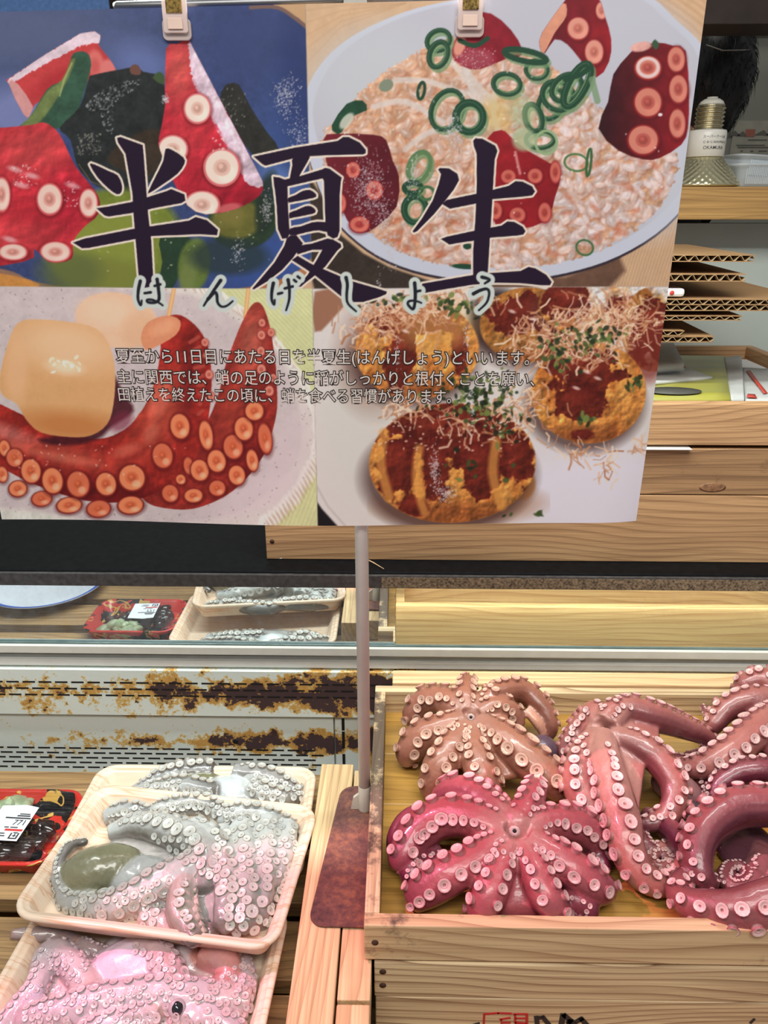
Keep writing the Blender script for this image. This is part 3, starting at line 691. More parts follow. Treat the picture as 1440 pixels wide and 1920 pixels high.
# ---- clips
CLP = clear_plastic('clear_pinkish_clip', (236, 214, 206), 0.6)
for px, py, lab in ((331, 28, 'clear plastic clip over the blue dish corner of the poster'), (881, 22, 'clear plastic clip over the rice bowl corner of the poster')):
    c = on_y(px, py, 0.6965)
    r = thing('poster_clip', lab, 'clip', (c.x, 0.6965, c.z))
    k = axis(c) / F_PX
    m = MB()
    m.prism([(x * k, y * k) for x, y in rrect(27, 18, 9)], 0.003, Matrix.Translation((0, -0.0005, -25 * k)) @ Matrix.Rotation(math.pi / 2, 4, 'X'))
    m.prism([(x * k, y * k) for x, y in rrect(23, 34, 5)], 0.0025, Matrix.Translation((0, -0.0036, 2 * k)) @ Matrix.Rotation(math.pi / 2, 4, 'X'))
    m.prism([(x * k, y * k) for x, y in rrect(27, 22, 5)], 0.003, Matrix.Translation((0, 0.0056, -10 * k)) @ Matrix.Rotation(math.pi / 2, 4, 'X'))
    m.build('jaw', CLP, r, 0.0005)
    m = MB(); m.box(-15 * k, 15 * k, -0.0072, -0.0062, 0, 36 * k); m.build('gold_plate', plain('patterned_gold', (150, 122, 62), 0.35, 0.5, var=0.9, scale=420), r, 0.0003)
    m = MB(); m.box(-14 * k, 14 * k, -0.0072, -0.0062, -26 * k, -8 * k); m.build('pad', plain('cream_pad', (226, 196, 180), 0.5), r, 0.0003)

# ================================================================== foam trays
def foam_mat():
    m, t, p = nt('peach_foam_with_woodgrain'); v = coords(t, (7, 190, 30)); n = noise(t, v, 1.0, 2, 0.5, 0.4)
    c = ramp(t, n, [(0.36, lin((244, 224, 200))), (0.52, lin((242, 216, 190))), (0.58, lin((226, 184, 148))), (0.64, lin((243, 220, 196)))])
    t.links.new(c, p.inputs['Base Color']); p.inputs['Roughness'].default_value = 0.38; p.inputs['Subsurface Weight'].default_value = 0.0
    return m
MAT['foam'] = foam_mat()
FOAM_PROF = [(-0.017, 0.0), (-0.015, 0.001), (-0.004, 0.0235), (-0.001, 0.0245), (0.0, 0.026), (0.0, 0.0285), (-0.0015, 0.030), (-0.005, 0.030), (-0.0065, 0.029), (-0.008, 0.0268), (-0.0105, 0.0265), (-0.0125, 0.0245), (-0.020, 0.0075), (-0.0225, 0.0045), (-0.027, 0.004)]
def foam_tray(label, cx, cy, hx, hy, rot, z, tilt=(0, 0)):
    m = MB(); m.loft(tray_rings(hx, hy, 0.026, FOAM_PROF), 0, True, True, True)
    o = m.build('foam_tray', MAT['foam']); o.location = (cx, cy, z); o.rotation_euler = (tilt[0], tilt[1], rot)
    return tag(o, label, 'tray', 'foam trays of raw octopus')
T1Z = SL + 0.0306
q = [on_z(x, y, T1Z + 0.030) for x, y in ((168, 1474), (612, 1503), (500, 1791), (30, 1706))]
c1 = (q[0] + q[1] + q[2] + q[3]) / 4
rot1 = (math.atan2(q[1].y - q[0].y, q[1].x - q[0].x) + math.atan2(q[2].y - q[3].y, q[2].x - q[3].x)) / 2
hx1 = ((q[1] - q[0]).length + (q[2] - q[3]).length) / 4; hy1 = ((q[0] - q[3]).length + (q[1] - q[2]).length) / 4
foam_tray('foam tray of grey raw octopus, resting across the two other trays', c1.x, c1.y, hx1, hy1, rot1, T1Z)
q0 = on_z(188, 1432, SL + 0.030); q1 = on_z(596, 1436, SL + 0.030)
foam_tray('rearmost foam tray, half covered by the tray stacked on it', (q0.x + q1.x) / 2, q0.y - 0.093, (q1.x - q0.x) / 2, 0.093, 0.0, SL + 0.0002)
q2 = on_z(527, 1790, SL + 0.030); q3 = on_z(22, 1790, SL + 0.030)
foam_tray('nearest foam tray of pink raw octopus, under the grey octopus tray', (q2.x + q3.x) / 2 - 0.002, 0.512, (q2.x - q3.x) / 2, 0.092, -0.05, SL + 0.0002)
T0C = ((q0.x + q1.x) / 2, q0.y - 0.093); T2C = ((q2.x + q3.x) / 2 - 0.002, 0.512)

# ================================================================== food pack
FP_Z = SL + 0.0004
fr, ff = on_z(131, 1510, FP_Z + 0.026), on_z(90, 1622, FP_Z + 0.026); fb = on_z(60, 1478, FP_Z + 0.026)
fx1 = max(fr.x, ff.x); hyf = (fb.y - ff.y) / 2; hxf = 0.082
FP = thing('food_pack', 'cling-wrapped tray of dark seafood with a white price label', 'food pack', (fx1 - hxf, ff.y + hyf, FP_Z))
def lacquer():
    m, t, p = nt('red_black_gold_pattern'); v = coords(t, rnd=False)
    a = noise(t, v, 26, 2, 0.4, 1.2); b = noise(t, coords(t, (1, 1, 1), False, (0, 0, 1)), 38, 2, 0.4, 0.8)
    c = ramp(t, a, [(0.0, lin((24, 22, 26))), (0.47, lin((24, 22, 26))), (0.475, lin((208, 52, 44))), (1.0, lin((214, 66, 50)))])
    c = mixc(t, ramp(t, b, [(0.58, (0, 0, 0)), (0.59, (1, 1, 1)), (0.64, (1, 1, 1)), (0.65, (0, 0, 0))]), c, lin((222, 180, 90)))
    t.links.new(c, p.inputs['Base Color']); p.inputs['Roughness'].default_value = 0.2; return m
m = MB(); m.loft(tray_rings(hxf, hyf, 0.026, [(-0.014, 0.0), (-0.012, 0.001), (-0.002, 0.022), (0.0, 0.0235), (0.0, 0.025), (-0.002, 0.0258), (-0.006, 0.0245), (-0.016, 0.007), (-0.02, 0.005)]), 0, True, True, True)
m.build('patterned_tray', lacquer(), FP)
def lumps(n, rx, ry, z, rad, seed, hz=0.7):
    g = random.Random(seed); m = MB()
    for i in range(n):
        a = g.uniform(0, 2 * math.pi); q = math.sqrt(g.random()); r = g.uniform(*rad); ph = g.uniform(0, 6)
        M = Matrix.Translation((rx * q * math.cos(a), ry * q * math.sin(a), z + g.uniform(0, 0.006))) @ Euler((g.uniform(-.5, .5), g.uniform(-.5, .5), ph)).to_matrix().to_4x4() @ Matrix.Diagonal((1.3, 0.9, hz, 1))
        m.lathe([(r * math.sin(math.pi * j / 8) if 0 < j < 8 else 0.0, -r * math.cos(math.pi * j / 8)) for j in range(9)], 12, 0, M, lambda rr, z_, a_: rr * (1 + 0.12 * math.sin(5 * a_ + ph)))
    return m
m = lumps(34, 0.05, 0.036, 0.012, (0.008, 0.014), 3); o = m.build('dark_seafood', plain('dark_glossy_food', (44, 30, 27), 0.18, var=0.5, scale=90, coat=0.5), FP); o.location = (0.006, -0.008, 0)
m = lumps(16, 0.04, 0.012, 0.014, (0.008, 0.013), 5); o = m.build('pale_garnish', plain('pale_green_garnish', (170, 186, 150), 0.3, var=0.3, scale=60), FP); o.location = (-0.012, hyf - 0.026, 0)
def film():
    m, t, p = nt('cling_film'); out = t.nodes['Material Output']
    gl = node(t, 'ShaderNodeBsdfGlossy'); gl.inputs['Roughness'].default_value = 0.08
    tr = node(t, 'ShaderNodeBsdfTransparent'); fr_ = node(t, 'ShaderNodeFresnel'); fr_.inputs['IOR'].default_value = 1.5
    n = noise(t, coords(t, (20, 160, 60), rot=(0, 0, 0.7)), 1.0, 3, 0.6, 1.5)
    b = node(t, 'ShaderNodeBump'); b.inputs['Strength'].default_value = 0.6; b.inputs['Distance'].default_value = 0.002; t.links.new(n, b.inputs['Height'])
    t.links.new(b.outputs[0], gl.inputs['Normal']); t.links.new(b.outputs[0], fr_.inputs['Normal'])
    mx = t.nodes.new('ShaderNodeMixShader'); t.links.new(fr_.outputs[0], mx.inputs[0]); t.links.new(tr.outputs[0], mx.inputs[1]); t.links.new(gl.outputs[0], mx.inputs[2])
    t.links.new(mx.outputs[0], out.inputs['Surface']); return m
m = MB(); rings = []
for k in range(8):
    s_ = 1 - k / 8.0; rings.append([Vector((x, y, 0.0262 + 0.004 * math.sin(math.pi / 2 * k / 7))) for x, y in rrect((hxf - 0.001) * s_, (hyf - 0.001) * s_, 0.025 * s_)])
m.loft(rings, 0, True, True); m.build('cling_film', film(), FP, fixn=False)
# price label
lc = [on_z(x, y, FP_Z + 0.031) for x, y in ((-40, 1574), (31, 1578), (39, 1519), (-26, 1514))]
LB2 = MB(); base = Vector(FP.location)
ex = (lc[1] - lc[0]); ey = (lc[3] - lc[0]); Lw, Lh = ex.length, ey.length; ang = math.atan2(ex.y, ex.x)
LM = Matrix.Translation(lc[0] - base + Vector((0, 0, 0.0004))) @ Matrix.Rotation(ang, 4, 'Z')
LB2.prism([(0, 0), (Lw, 0), (Lw, Lh), (Lw * 0.62, Lh * 1.06), (0, Lh)], 0.0004, LM)
lab = LB2.build('price_label', plain('white_label', (232, 238, 246), 0.4, var=0.02), FP)
def flat_text(body, width, M, mat, name, parent, h=0.0002, offset=0.006, xsq=1.0):
    me = text_mesh(body, offset=offset); xs = np.array([v.co[:] for v in me.vertices]); s = width / (xs[:, 0].max() - xs[:, 0].min())
    x0_, y0_ = xs[:, 0].min(), xs[:, 1].min()
    for v in me.vertices: v.co = M @ Vector(((v.co.x - x0_) * s, (v.co.y - y0_) * s * xsq, h))
    me.materials.append(mat); o = bpy.data.objects.new(name, me); COL.objects.link(o); o.parent = parent; return o
up_ = Matrix.Translation((0, 0, 0.0006))
flat_text('771', Lw * 0.30, LM @ up_ @ Matrix.Translation((Lw * 0.60, Lh * 0.44, 0)), INK, 'price_digits', lab, xsq=1.1)
m = MB()
for (u0, u1, w0, w1) in ((0.58, 0.93, 0.70, 0.74), (0.62, 0.9, 0.76, 0.79), (0.30, 0.98, 0.63, 0.67), (0.44, 0.56, 0.36, 0.39), (0.6, 0.8, 0.36, 0.39), (0.3, 0.56, 0.18, 0.21), (0.34, 0.6, 0.11, 0.14), (0.72, 0.76, 0.07, 0.22), (0.91, 0.95, 0.07, 0.22), (0.72, 0.95, 0.05, 0.08), (0.78, 0.90, 0.21, 0.24), (0.79, 0.9, 0.13, 0.15), (0.83, 0.86, 0.11, 0.2)):
    m.prism([(u0 * Lw, w0 * Lh), (u1 * Lw, w0 * Lh), (u1 * Lw, w1 * Lh), (u0 * Lw, w1 * Lh)], 0.0002, LM @ Matrix.Translation((0, 0, 0.0004)))
m.build('label_print', INK, lab)
m = MB(); m.prism([(0.5 * Lw, 0.27 * Lh), (0.97 * Lw, 0.27 * Lh), (0.97 * Lw, 0.33 * Lh), (0.5 * Lw, 0.33 * Lh)], 0.0002, LM @ Matrix.Translation((0, 0, 0.0004)))
m.build('red_strip', plain('red_label_strip', (206, 60, 56), 0.5), lab)

# ---- blue-rimmed plate further along the slats (seen in the mirrored glass)
pp = on_y(95, 1105, 0.963); dd = pp - CAM; tt = (SL + 0.02 - CAM.z) / dd.z; q = CAM + dd * tt
PL = thing('plate', 'white plate with a blue rim, seen mirrored in the showcase glass', 'plate', (q.x - 0.02, 2 * 0.963 - q.y - 0.03, SL + 0.0004))
m = MB(); m.lathe([(0.05, 0.0), (0.055, 0.004), (0.10, 0.018), (0.112, 0.021), (0.113, 0.023), (0.10, 0.0205), (0.055, 0.0075), (0, 0.0065)], 48); m.build('dish', plain('white_porcelain', (222, 228, 238), 0.15, var=0.03), PL)
m = MB(); m.lathe([(0.088, 0.0163), (0.110, 0.0232), (0.1125, 0.0236), (0.1125, 0.0231), (0.089, 0.0158)], 48, cap=False); m.build('blue_rim', plain('blue_glaze', (58, 96, 190), 0.15), PL)

# ---- small debris on the black showcase top
a, b = on_z(679, 1046, ZT - 0.0002), on_z(720, 1068, ZT - 0.0002)
m = MB(); m.tube([a + Vector((0, 0, 0.0012)), (a + b) / 2 + Vector((0, 0, 0.002)), b + Vector((0, 0, 0.001))], [0.0005, 0.0009, 0.0004], 6)
tag(m.build('wood_splinter', MAT['pine_x']), 'thin wood splinter lying on the black showcase top by the pole', 'splinter')
a = on_z(527, 1046, ZT + 0.001); m = MB()
m.lathe([(0.0011 * math.sin(math.pi * j / 6) if 0 < j < 6 else 0.0, -0.003 * math.cos(math.pi * j / 6)) for j in range(7)], 10, 0, Matrix.Translation((a.x, a.y, ZT + 0.0005)) @ Matrix.Rotation(1.35, 4, 'Y'))
tag(m.build('rice_grain', MAT['white_card']), 'single white rice grain on the black showcase top below the crate', 'grain')

# ================================================================== octopuses
def catmull(P, n):
    P = np.array(P, float); Q = np.vstack([2 * P[0] - P[1], P, 2 * P[-1] - P[-2]]); out = []
    for i in range(1, len(Q) - 2):
        for k in range(n):
            t = k / n; a, b, c, d = Q[i - 1], Q[i], Q[i + 1], Q[i + 2]
            out.append(0.5 * (2 * b + (c - a) * t + (2 * a - 5 * b + 4 * c - d) * t * t + (3 * b - a - 3 * c + d) * t ** 3))
    out.append(P[-1]); return np.array(out)
def unit(v): return v / (np.linalg.norm(v, axis=-1, keepdims=True) + 1e-12)

def sucker_template(seg=12):
    """rings (radius, height) and tone index: 0 stalk, 1 rim edge, 2 pale disk, 3 inner ring, 4 pit"""
    prof = [(0.80, -0.55, 0), (0.78, 0.10, 0), (0.90, 0.28, 0), (1.0, 0.44, 1), (0.97, 0.55, 1), (0.84, 0.58, 2), (0.60, 0.46, 2), (0.44, 0.38, 3), (0.36, 0.42, 2), (0.24, 0.36, 3), (0.14, 0.18, 4)]
    V, T = [], []
    for r, h, t in prof:
        for k in range(seg):
            a = 2 * math.pi * k / seg; V.append((r * math.cos(a), r * math.sin(a), h)); T.append(t)
    V.append((0, 0, 0.10)); T.append(4)
    F = []
    for j in range(len(prof) - 1):
        for k in range(seg): F.append((j * seg + k, j * seg + (k + 1) % seg, (j + 1) * seg + (k + 1) % seg, (j + 1) * seg + k))
    j = len(prof) - 1
    Tr = [(j * seg + k, j * seg + (k + 1) % seg, len(V) - 1) for k in range(seg)]
    return np.array(V), np.array(T), F, Tr
SV, ST_, SF, STR = sucker_template()

def octo_mat(name, rough=0.24, mott=0.34, sss=0.12, coat=0.35, sc=260):
    m, t, p = nt(name)
    at_ = node(t, 'ShaderNodeAttribute', attribute_name='pigment')
    v = coords(t, rnd=False); n = noise(t, v, sc, 5, 0.7); n2 = noise(t, v, 45, 3)
    k = mathn(t, 'MULTIPLY_ADD', mathn(t, 'MULTIPLY_ADD', n2, 0.5, mathn(t, 'MULTIPLY', n, 0.5)), 2 * mott, 1 - mott)
    mul = t.nodes.new('ShaderNodeVectorMath'); mul.operation = 'SCALE'
    t.links.new(at_.outputs['Color'], mul.inputs[0]); t.links.new(k, mul.inputs['Scale'])
    t.links.new(mul.outputs[0], p.inputs['Base Color'])
    p.inputs['Roughness'].default_value = rough; p.inputs['Coat Weight'].default_value = coat; p.inputs['Coat Roughness'].default_value = 0.08
    p.inputs['Subsurface Weight'].default_value = sss; p.inputs['Subsurface Radius'].default_value = (1.0, 0.4, 0.3); p.inputs['Subsurface Scale'].default_value = 0.003
    bump(t, p, mathn(t, 'ADD', n, noise(t, v, 95, 3)), 0.5, 0.0009)
    return m
MAT['octo'] = octo_mat('boiled_octopus_skin')
MAT['raw'] = octo_mat('raw_octopus_skin', 0.16, 0.36, 0.2, 0.8, 240)

CAMV = np.array(CAM)
def octopus(name, label, mat, arms, blobs=(), pal=None, zoff=0.0, voxel=0.0019, group=None, smooth=5, webs=(), scatter=(), lump=0.0003, KS=1.04):
    """arms: dict(p=[(px,py,z,r_px)...], roll=deg or (deg0,deg1), k=sucker ratio, s0, beta, tone, plain)
       blobs: (px,py,z, (rx,ry,rz) m, rotz deg, colour or None)
       pal: dict(face, side, tip, crown, sucker, rim, pit)"""
    pal = {k: np.array(lin(c)) for k, c in pal.items()}
    mb = MB(); S = []     # S rows: pos, r, ventral, t, armid
    arm_data = []
    for ai, A in enumerate(arms):
        P = []
        for (px, py, z, rp) in A['p']:
            w = on_z(px, py, z + zoff); P.append((w.x, w.y, w.z, rp * axis(w) / F_PX))
        C = catmull(P, 10); pos, rad = C[:, :3], np.maximum(C[:, 3], 0.0012)
        tan = unit(np.gradient(pos, axis=0)); n = len(pos)
        up = A.get('up')
        if up is None: ref = unit(np.array([0, -0.35, 1.0]) + 0 * pos)
        else: ref = unit(np.array(up, float) + 0 * pos)
        ven = ref - tan * (ref * tan).sum(1, keepdims=True)
        ln = np.linalg.norm(ven, axis=1)
        for i in range(1, n):
            if ln[i] < 0.25: ven[i] = ven[i - 1] - tan[i] * (ven[i - 1] @ tan[i])
        ven = unit(ven)
        for i in range(1, n):      # keep it from flipping
            if ven[i] @ ven[i - 1] < -0.2: ven[i] = unit(ven[i - 1] - tan[i] * (ven[i - 1] @ tan[i]))
        bi = np.cross(tan, ven)
        rl = A.get('roll', 0); rl = np.radians(np.linspace(*(rl if isinstance(rl, tuple) else (rl, rl)), n))[:, None]
        ven2 = ven * np.cos(rl) + bi * np.sin(rl); bi2 = np.cross(tan, ven2)
        arm_data.append((pos, rad, tan, ven2, bi2, A))
        seg = 14; vs = []
        for i in range(n):
            for k in range(seg):
                th = 2 * math.pi * k / seg; vs.append(pos[i] + rad[i] * (ven2[i] * math.cos(th) * 0.95 + bi2[i] * math.sin(th) * 1.05))
        b = len(mb.v)
        mb.add(vs + [pos[0], pos[-1] + tan[-1] * rad[-1] * 0.7], [(i * seg + k, i * seg + (k + 1) % seg, (i + 1) * seg + (k + 1) % seg, (i + 1) * seg + k) for i in range(n - 1) for k in range(seg)]
               + [((k + 1) % seg, k, n * seg) for k in range(seg)] + [((n - 1) * seg + k, (n - 1) * seg + (k + 1) % seg, n * seg + 1) for k in range(seg)])
        for i in range(n): S.append((*pos[i], rad[i], *ven2[i], i / (n - 1), ai))
    for (i, j, t1, sg) in webs:      # thin skin stretched between neighbouring arms
        a, b = arm_data[i], arm_data[j]
        for tt in np.linspace(0.04, t1, 14):
            p, q = a[0][int(tt * (len(a[0]) - 1))], b[0][int(tt * (len(b[0]) - 1))]; mid = (p + q) / 2 - np.array([0, 0, sg * (0.3 + tt)])
            c = [p * (1 - w) ** 2 + 2 * mid * w * (1 - w) + q * w * w for w in np.linspace(0, 1, 7)]
            mb.tube([Vector(x) for x in c], 0.0052, 8)
    BL = []
    for (px, py, z, rr, rz, colr) in blobs:
        c = on_z(px, py, z + zoff); M = Matrix.Translation(c) @ Euler(tuple(math.radians(a) for a in (rz if isinstance(rz, tuple) else (0, 0, rz)))).to_matrix().to_4x4()
        mb.lathe([(math.sin(math.pi * j / 16) if 0 < j < 16 else 0.0, -math.cos(math.pi * j / 16)) for j in range(17)], 28, 0, M @ Matrix.Diagonal((*rr, 1)))
        BL.append((np.array(M.inverted()), np.array(rr), None if colr is None else np.array(lin(colr))))
    tmp = mb.build('tmp_body', [], None)
    rm = tmp.modifiers.new('r', 'REMESH'); rm.mode = 'VOXEL'; rm.voxel_size = voxel
    smd = tmp.modifiers.new('s', 'SMOOTH'); smd.factor = 0.5; smd.iterations = smooth
    dg = bpy.context.evaluated_depsgraph_get(); bm_ = bpy.data.meshes.new_from_object(tmp.evaluated_get(dg))
    om = tmp.data; bpy.data.objects.remove(tmp); bpy.data.meshes.remove(om)
    nv = len(bm_.vertices); co_ = np.empty(nv * 3); bm_.vertices.foreach_get('co', co_); co_ = co_.reshape(-1, 3)
    no_ = np.empty(nv * 3); bm_.vertices.foreach_get('normal', no_); no_ = no_.reshape(-1, 3)
    g0 = np.random.default_rng(5); dsp = np.zeros(nv)
    for fq, am in ((160, 1.0), (320, .6), (620, .4)):
        for _ in range(3): w = g0.standard_normal(3); w = w / np.linalg.norm(w) * fq; dsp += am / 3 * np.sin(co_ @ w + g0.uniform(0, 6) + 2 * np.sin(co_ @ np.roll(w, 1) * .7))
    co_ = co_ + no_ * (dsp * lump)[:, None]
    co_[:, 2] = np.maximum(co_[:, 2], zoff + 0.0004)
    faces = [tuple(p.vertices) for p in bm_.polygons]
    bvh = BVHTree.FromPolygons([tuple(c) for c in co_], faces)
    S = np.array(S); colr = np.empty((nv, 3))
    for a in range(0, nv, 4000):
        d = np.linalg.norm(co_[a:a + 4000, None, :] - S[None, :, :3], axis=2) - S[None, :, 3]
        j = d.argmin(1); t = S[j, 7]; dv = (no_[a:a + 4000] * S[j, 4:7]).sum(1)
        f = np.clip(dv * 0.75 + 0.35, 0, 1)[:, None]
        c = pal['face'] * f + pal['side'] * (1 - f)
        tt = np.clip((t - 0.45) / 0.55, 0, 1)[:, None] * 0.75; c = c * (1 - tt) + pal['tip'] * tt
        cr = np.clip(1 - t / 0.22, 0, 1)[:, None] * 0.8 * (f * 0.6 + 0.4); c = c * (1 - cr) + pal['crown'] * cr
        tone = np.array([arms[int(q)].get('tone', (1, 1, 1)) for q in S[j, 8]]); c = c * tone
        ds = d.min(1)
        for (Mi, rr, bc) in BL:
            if bc is None: continue
            q = (co_[a:a + 4000] @ Mi[:3, :3].T + Mi[:3, 3]) / rr; db = (np.linalg.norm(q, axis=1) - 1) * rr.min()
            w = np.clip((ds - db) / 0.004 + 0.5, 0, 1)[:, None]; c = c * (1 - w) + bc * w; ds = np.minimum(ds, db)
        colr[a:a + 4000] = c
    bpy.data.meshes.remove(bm_)
    allv = [co_]; allc = [colr]; base = nv; K = len(SV)
    g = np.random.default_rng(len(label))
    for (pos, rad, tan, ven, bi, A) in arm_data:
        if A.get('plain'): continue
        k = A.get('k', 0.37) * KS; s = np.concatenate([[0], np.cumsum(np.linalg.norm(np.diff(pos, axis=0), axis=1))]); L = s[-1]
        x = A.get('s0', 0.10) * L; side = 1; beta0 = math.radians(A.get('beta', 35)); s1 = A.get('s1', 0.985)
        while x < L * s1:
            i = min(int(np.searchsorted(s, x)), len(s) - 1); r = rad[i]
            grow = min(1.0, 0.55 + 0.45 * (x / L - A.get('s0', 0.1)) / 0.22) * g.uniform(0.9, 1.08)
            q = max(0.0009, k * r * grow)
            bt = beta0 * (1 + 0.12 * g.standard_normal())
            d = ven[i] * math.cos(bt) + side * bi[i] * math.sin(bt)
            hit, hn, fi, dist = bvh.ray_cast(Vector(pos[i] + d * (r * 1.55)), Vector(-d), r * 2.2)
            p0 = np.array(hit) if hit is not None else pos[i] + d * r
            nn = unit(d * 0.65 + (np.array(hn) if hit is not None else d) * 0.45)
            ax = np.cross(nn, tan[i]); ax = unit(ax); ay = np.cross(nn, ax)
            el = g.uniform(0.9, 1.1)
            W = p0 + q * (SV[:, :1] * ax * el + SV[:, 1:2] * ay / el + SV[:, 2:3] * nn * A.get('h', 1.25))
            tf = min(1.0, x / L)
            stalk = (pal['face'] * 0.6 + pal['sucker'] * 0.4) * np.array(A.get('tone', (1, 1, 1)))
            dk = 1 - 0.25 * max(0, tf - 0.6)
            tones = np.array([stalk, pal['rim'], pal['sucker'], pal['sucker'] * 0.72 + pal['rim'] * 0.28, pal['pit']]) * g.uniform(0.9, 1.06) * dk
            allv.append(W); allc.append(tones[ST_])
            faces += [(a + base, b + base, c + base, e + base) for a, b, c, e in SF] + [(a + base, b + base, c + base) for a, b, c in STR]
            base += K; x += q * A.get('step', 1.06); side = -side
    for (pg, n_, r0, r1, tn) in scatter:       # extra suckers packed over a heap
        P = np.array(pg, float); y0, y1 = P[:, 1].min(), P[:, 1].max(); done = []
        for _ in range(n_ * 14):
            if len(done) >= n_: break
            x, y = g.uniform(P[:, 0].min(), P[:, 0].max()), g.uniform(y0, y1); ins = False
            for i in range(len(P)):
                a, b = P[i - 1], P[i]
                if (a[1] > y) != (b[1] > y) and x < (b[0] - a[0]) * (y - a[1]) / (b[1] - a[1]) + a[0]: ins = not ins
            rp = (r0 + (r1 - r0) * (y - y0) / (y1 - y0)) * g.uniform(.75, 1.2)
            if not ins or any((x - u) ** 2 + ((y - v) * 1.25) ** 2 < (rp + q) ** 2 * .8 for u, v, q in done): continue
            hit, hn, fi, dist = bvh.ray_cast(CAM, ray(x, y).normalized())
            if hit is None: continue
            done.append((x, y, rp)); q = rp * axis(hit) / F_PX; nn = unit(np.array(hn) * .8 + np.array([0, -.15, .4])); ax = unit(np.cross(nn, [0.3, 1, 0.1])); ay = np.cross(nn, ax)
            W = np.array(hit) + q * (SV[:, :1] * ax + SV[:, 1:2] * ay + SV[:, 2:3] * nn * .55)
            tones = np.array([pal['face'] * .8, pal['rim'], pal['sucker'], pal['sucker'] * 0.72 + pal['rim'] * 0.28, pal['pit']]) * np.array(tn) * g.uniform(.86, 1.06)
            allv.append(W); allc.append(tones[ST_]); faces += [(a + base, b + base, c + base, e + base) for a, b, c, e in SF] + [(a + base, b + base, c + base) for a, b, c in STR]; base += K
    V = np.vstack(allv); Cc = np.clip(np.vstack(allc), 0, 1)
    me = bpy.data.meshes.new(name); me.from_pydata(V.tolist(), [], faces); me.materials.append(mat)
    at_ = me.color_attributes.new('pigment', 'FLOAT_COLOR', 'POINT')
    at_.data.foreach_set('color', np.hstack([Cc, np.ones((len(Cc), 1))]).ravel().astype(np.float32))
    me.polygons.foreach_set('use_smooth', [True] * len(me.polygons)); me.update()
    o = bpy.data.objects.new(name, me); COL.objects.link(o)
    tag(o, label, 'octopus', group)
    return o

def spiral(cx, cy, z, r0, turns, a0, rp0, rp1, n=14, cw=1, ys=0.85, r1=0.12):
    return [(cx + r0 * (1 - (1 - r1) * i / n) * math.cos(a0 + cw * 2 * math.pi * turns * i / n), cy + ys * r0 * (1 - (1 - r1) * i / n) * math.sin(a0 + cw * 2 * math.pi * turns * i / n), z, rp0 + (rp1 - rp0) * i / n) for i in range(n + 1)]
def mouth(o, px, py, zz, r, name='beak'):
    c = on_z(px, py, zz); d = (CAM - c).normalized(); m = MB()
    bv = BVHTree.FromPolygons([v.co for v in o.data.vertices], [tuple(p.vertices) for p in o.data.polygons])
    hit, hn, fi, ds = bv.ray_cast(CAM, -d)
    if hit is None: hit, hn = c, Vector((0, 0, 1))
    hn = (hn + d).normalized()
    M = Matrix.Translation(hit) @ hn.to_track_quat('Z', 'Y').to_matrix().to_4x4()
    m.lathe([(r * 3.0, -0.001), (r * 2.5, 0.0004), (r * 1.8, 0.0010), (r * 1.15, 0.0012), (r * 0.9, 0.0004)], 24, 0, M, lambda rr, z, a: rr * (1 + 0.05 * math.sin(9 * a)), cap=False)
    m.lathe([(r * 1.0, 0.0007), (0.0, 0.0010)], 16, 1, M, cap=False)
    m.build(name, [plain('pale_mouth_rim', (206, 176, 170), 0.3), plain('dark_beak', (40, 30, 34), 0.3)], o)

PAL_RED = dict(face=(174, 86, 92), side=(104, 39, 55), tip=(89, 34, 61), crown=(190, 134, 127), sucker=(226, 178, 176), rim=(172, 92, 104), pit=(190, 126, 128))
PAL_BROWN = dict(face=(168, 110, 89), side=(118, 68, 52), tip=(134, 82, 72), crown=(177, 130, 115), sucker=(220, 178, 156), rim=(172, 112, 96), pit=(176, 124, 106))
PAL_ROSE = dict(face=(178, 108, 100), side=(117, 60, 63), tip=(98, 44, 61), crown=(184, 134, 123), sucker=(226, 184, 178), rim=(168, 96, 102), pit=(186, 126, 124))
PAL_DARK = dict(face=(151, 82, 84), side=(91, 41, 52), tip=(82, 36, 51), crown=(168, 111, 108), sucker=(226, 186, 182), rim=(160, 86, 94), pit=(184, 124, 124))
Z0 = FLOOR_Z
DN = (0, -1.0, 0.35); UPB = (0, 1.0, 0.55)
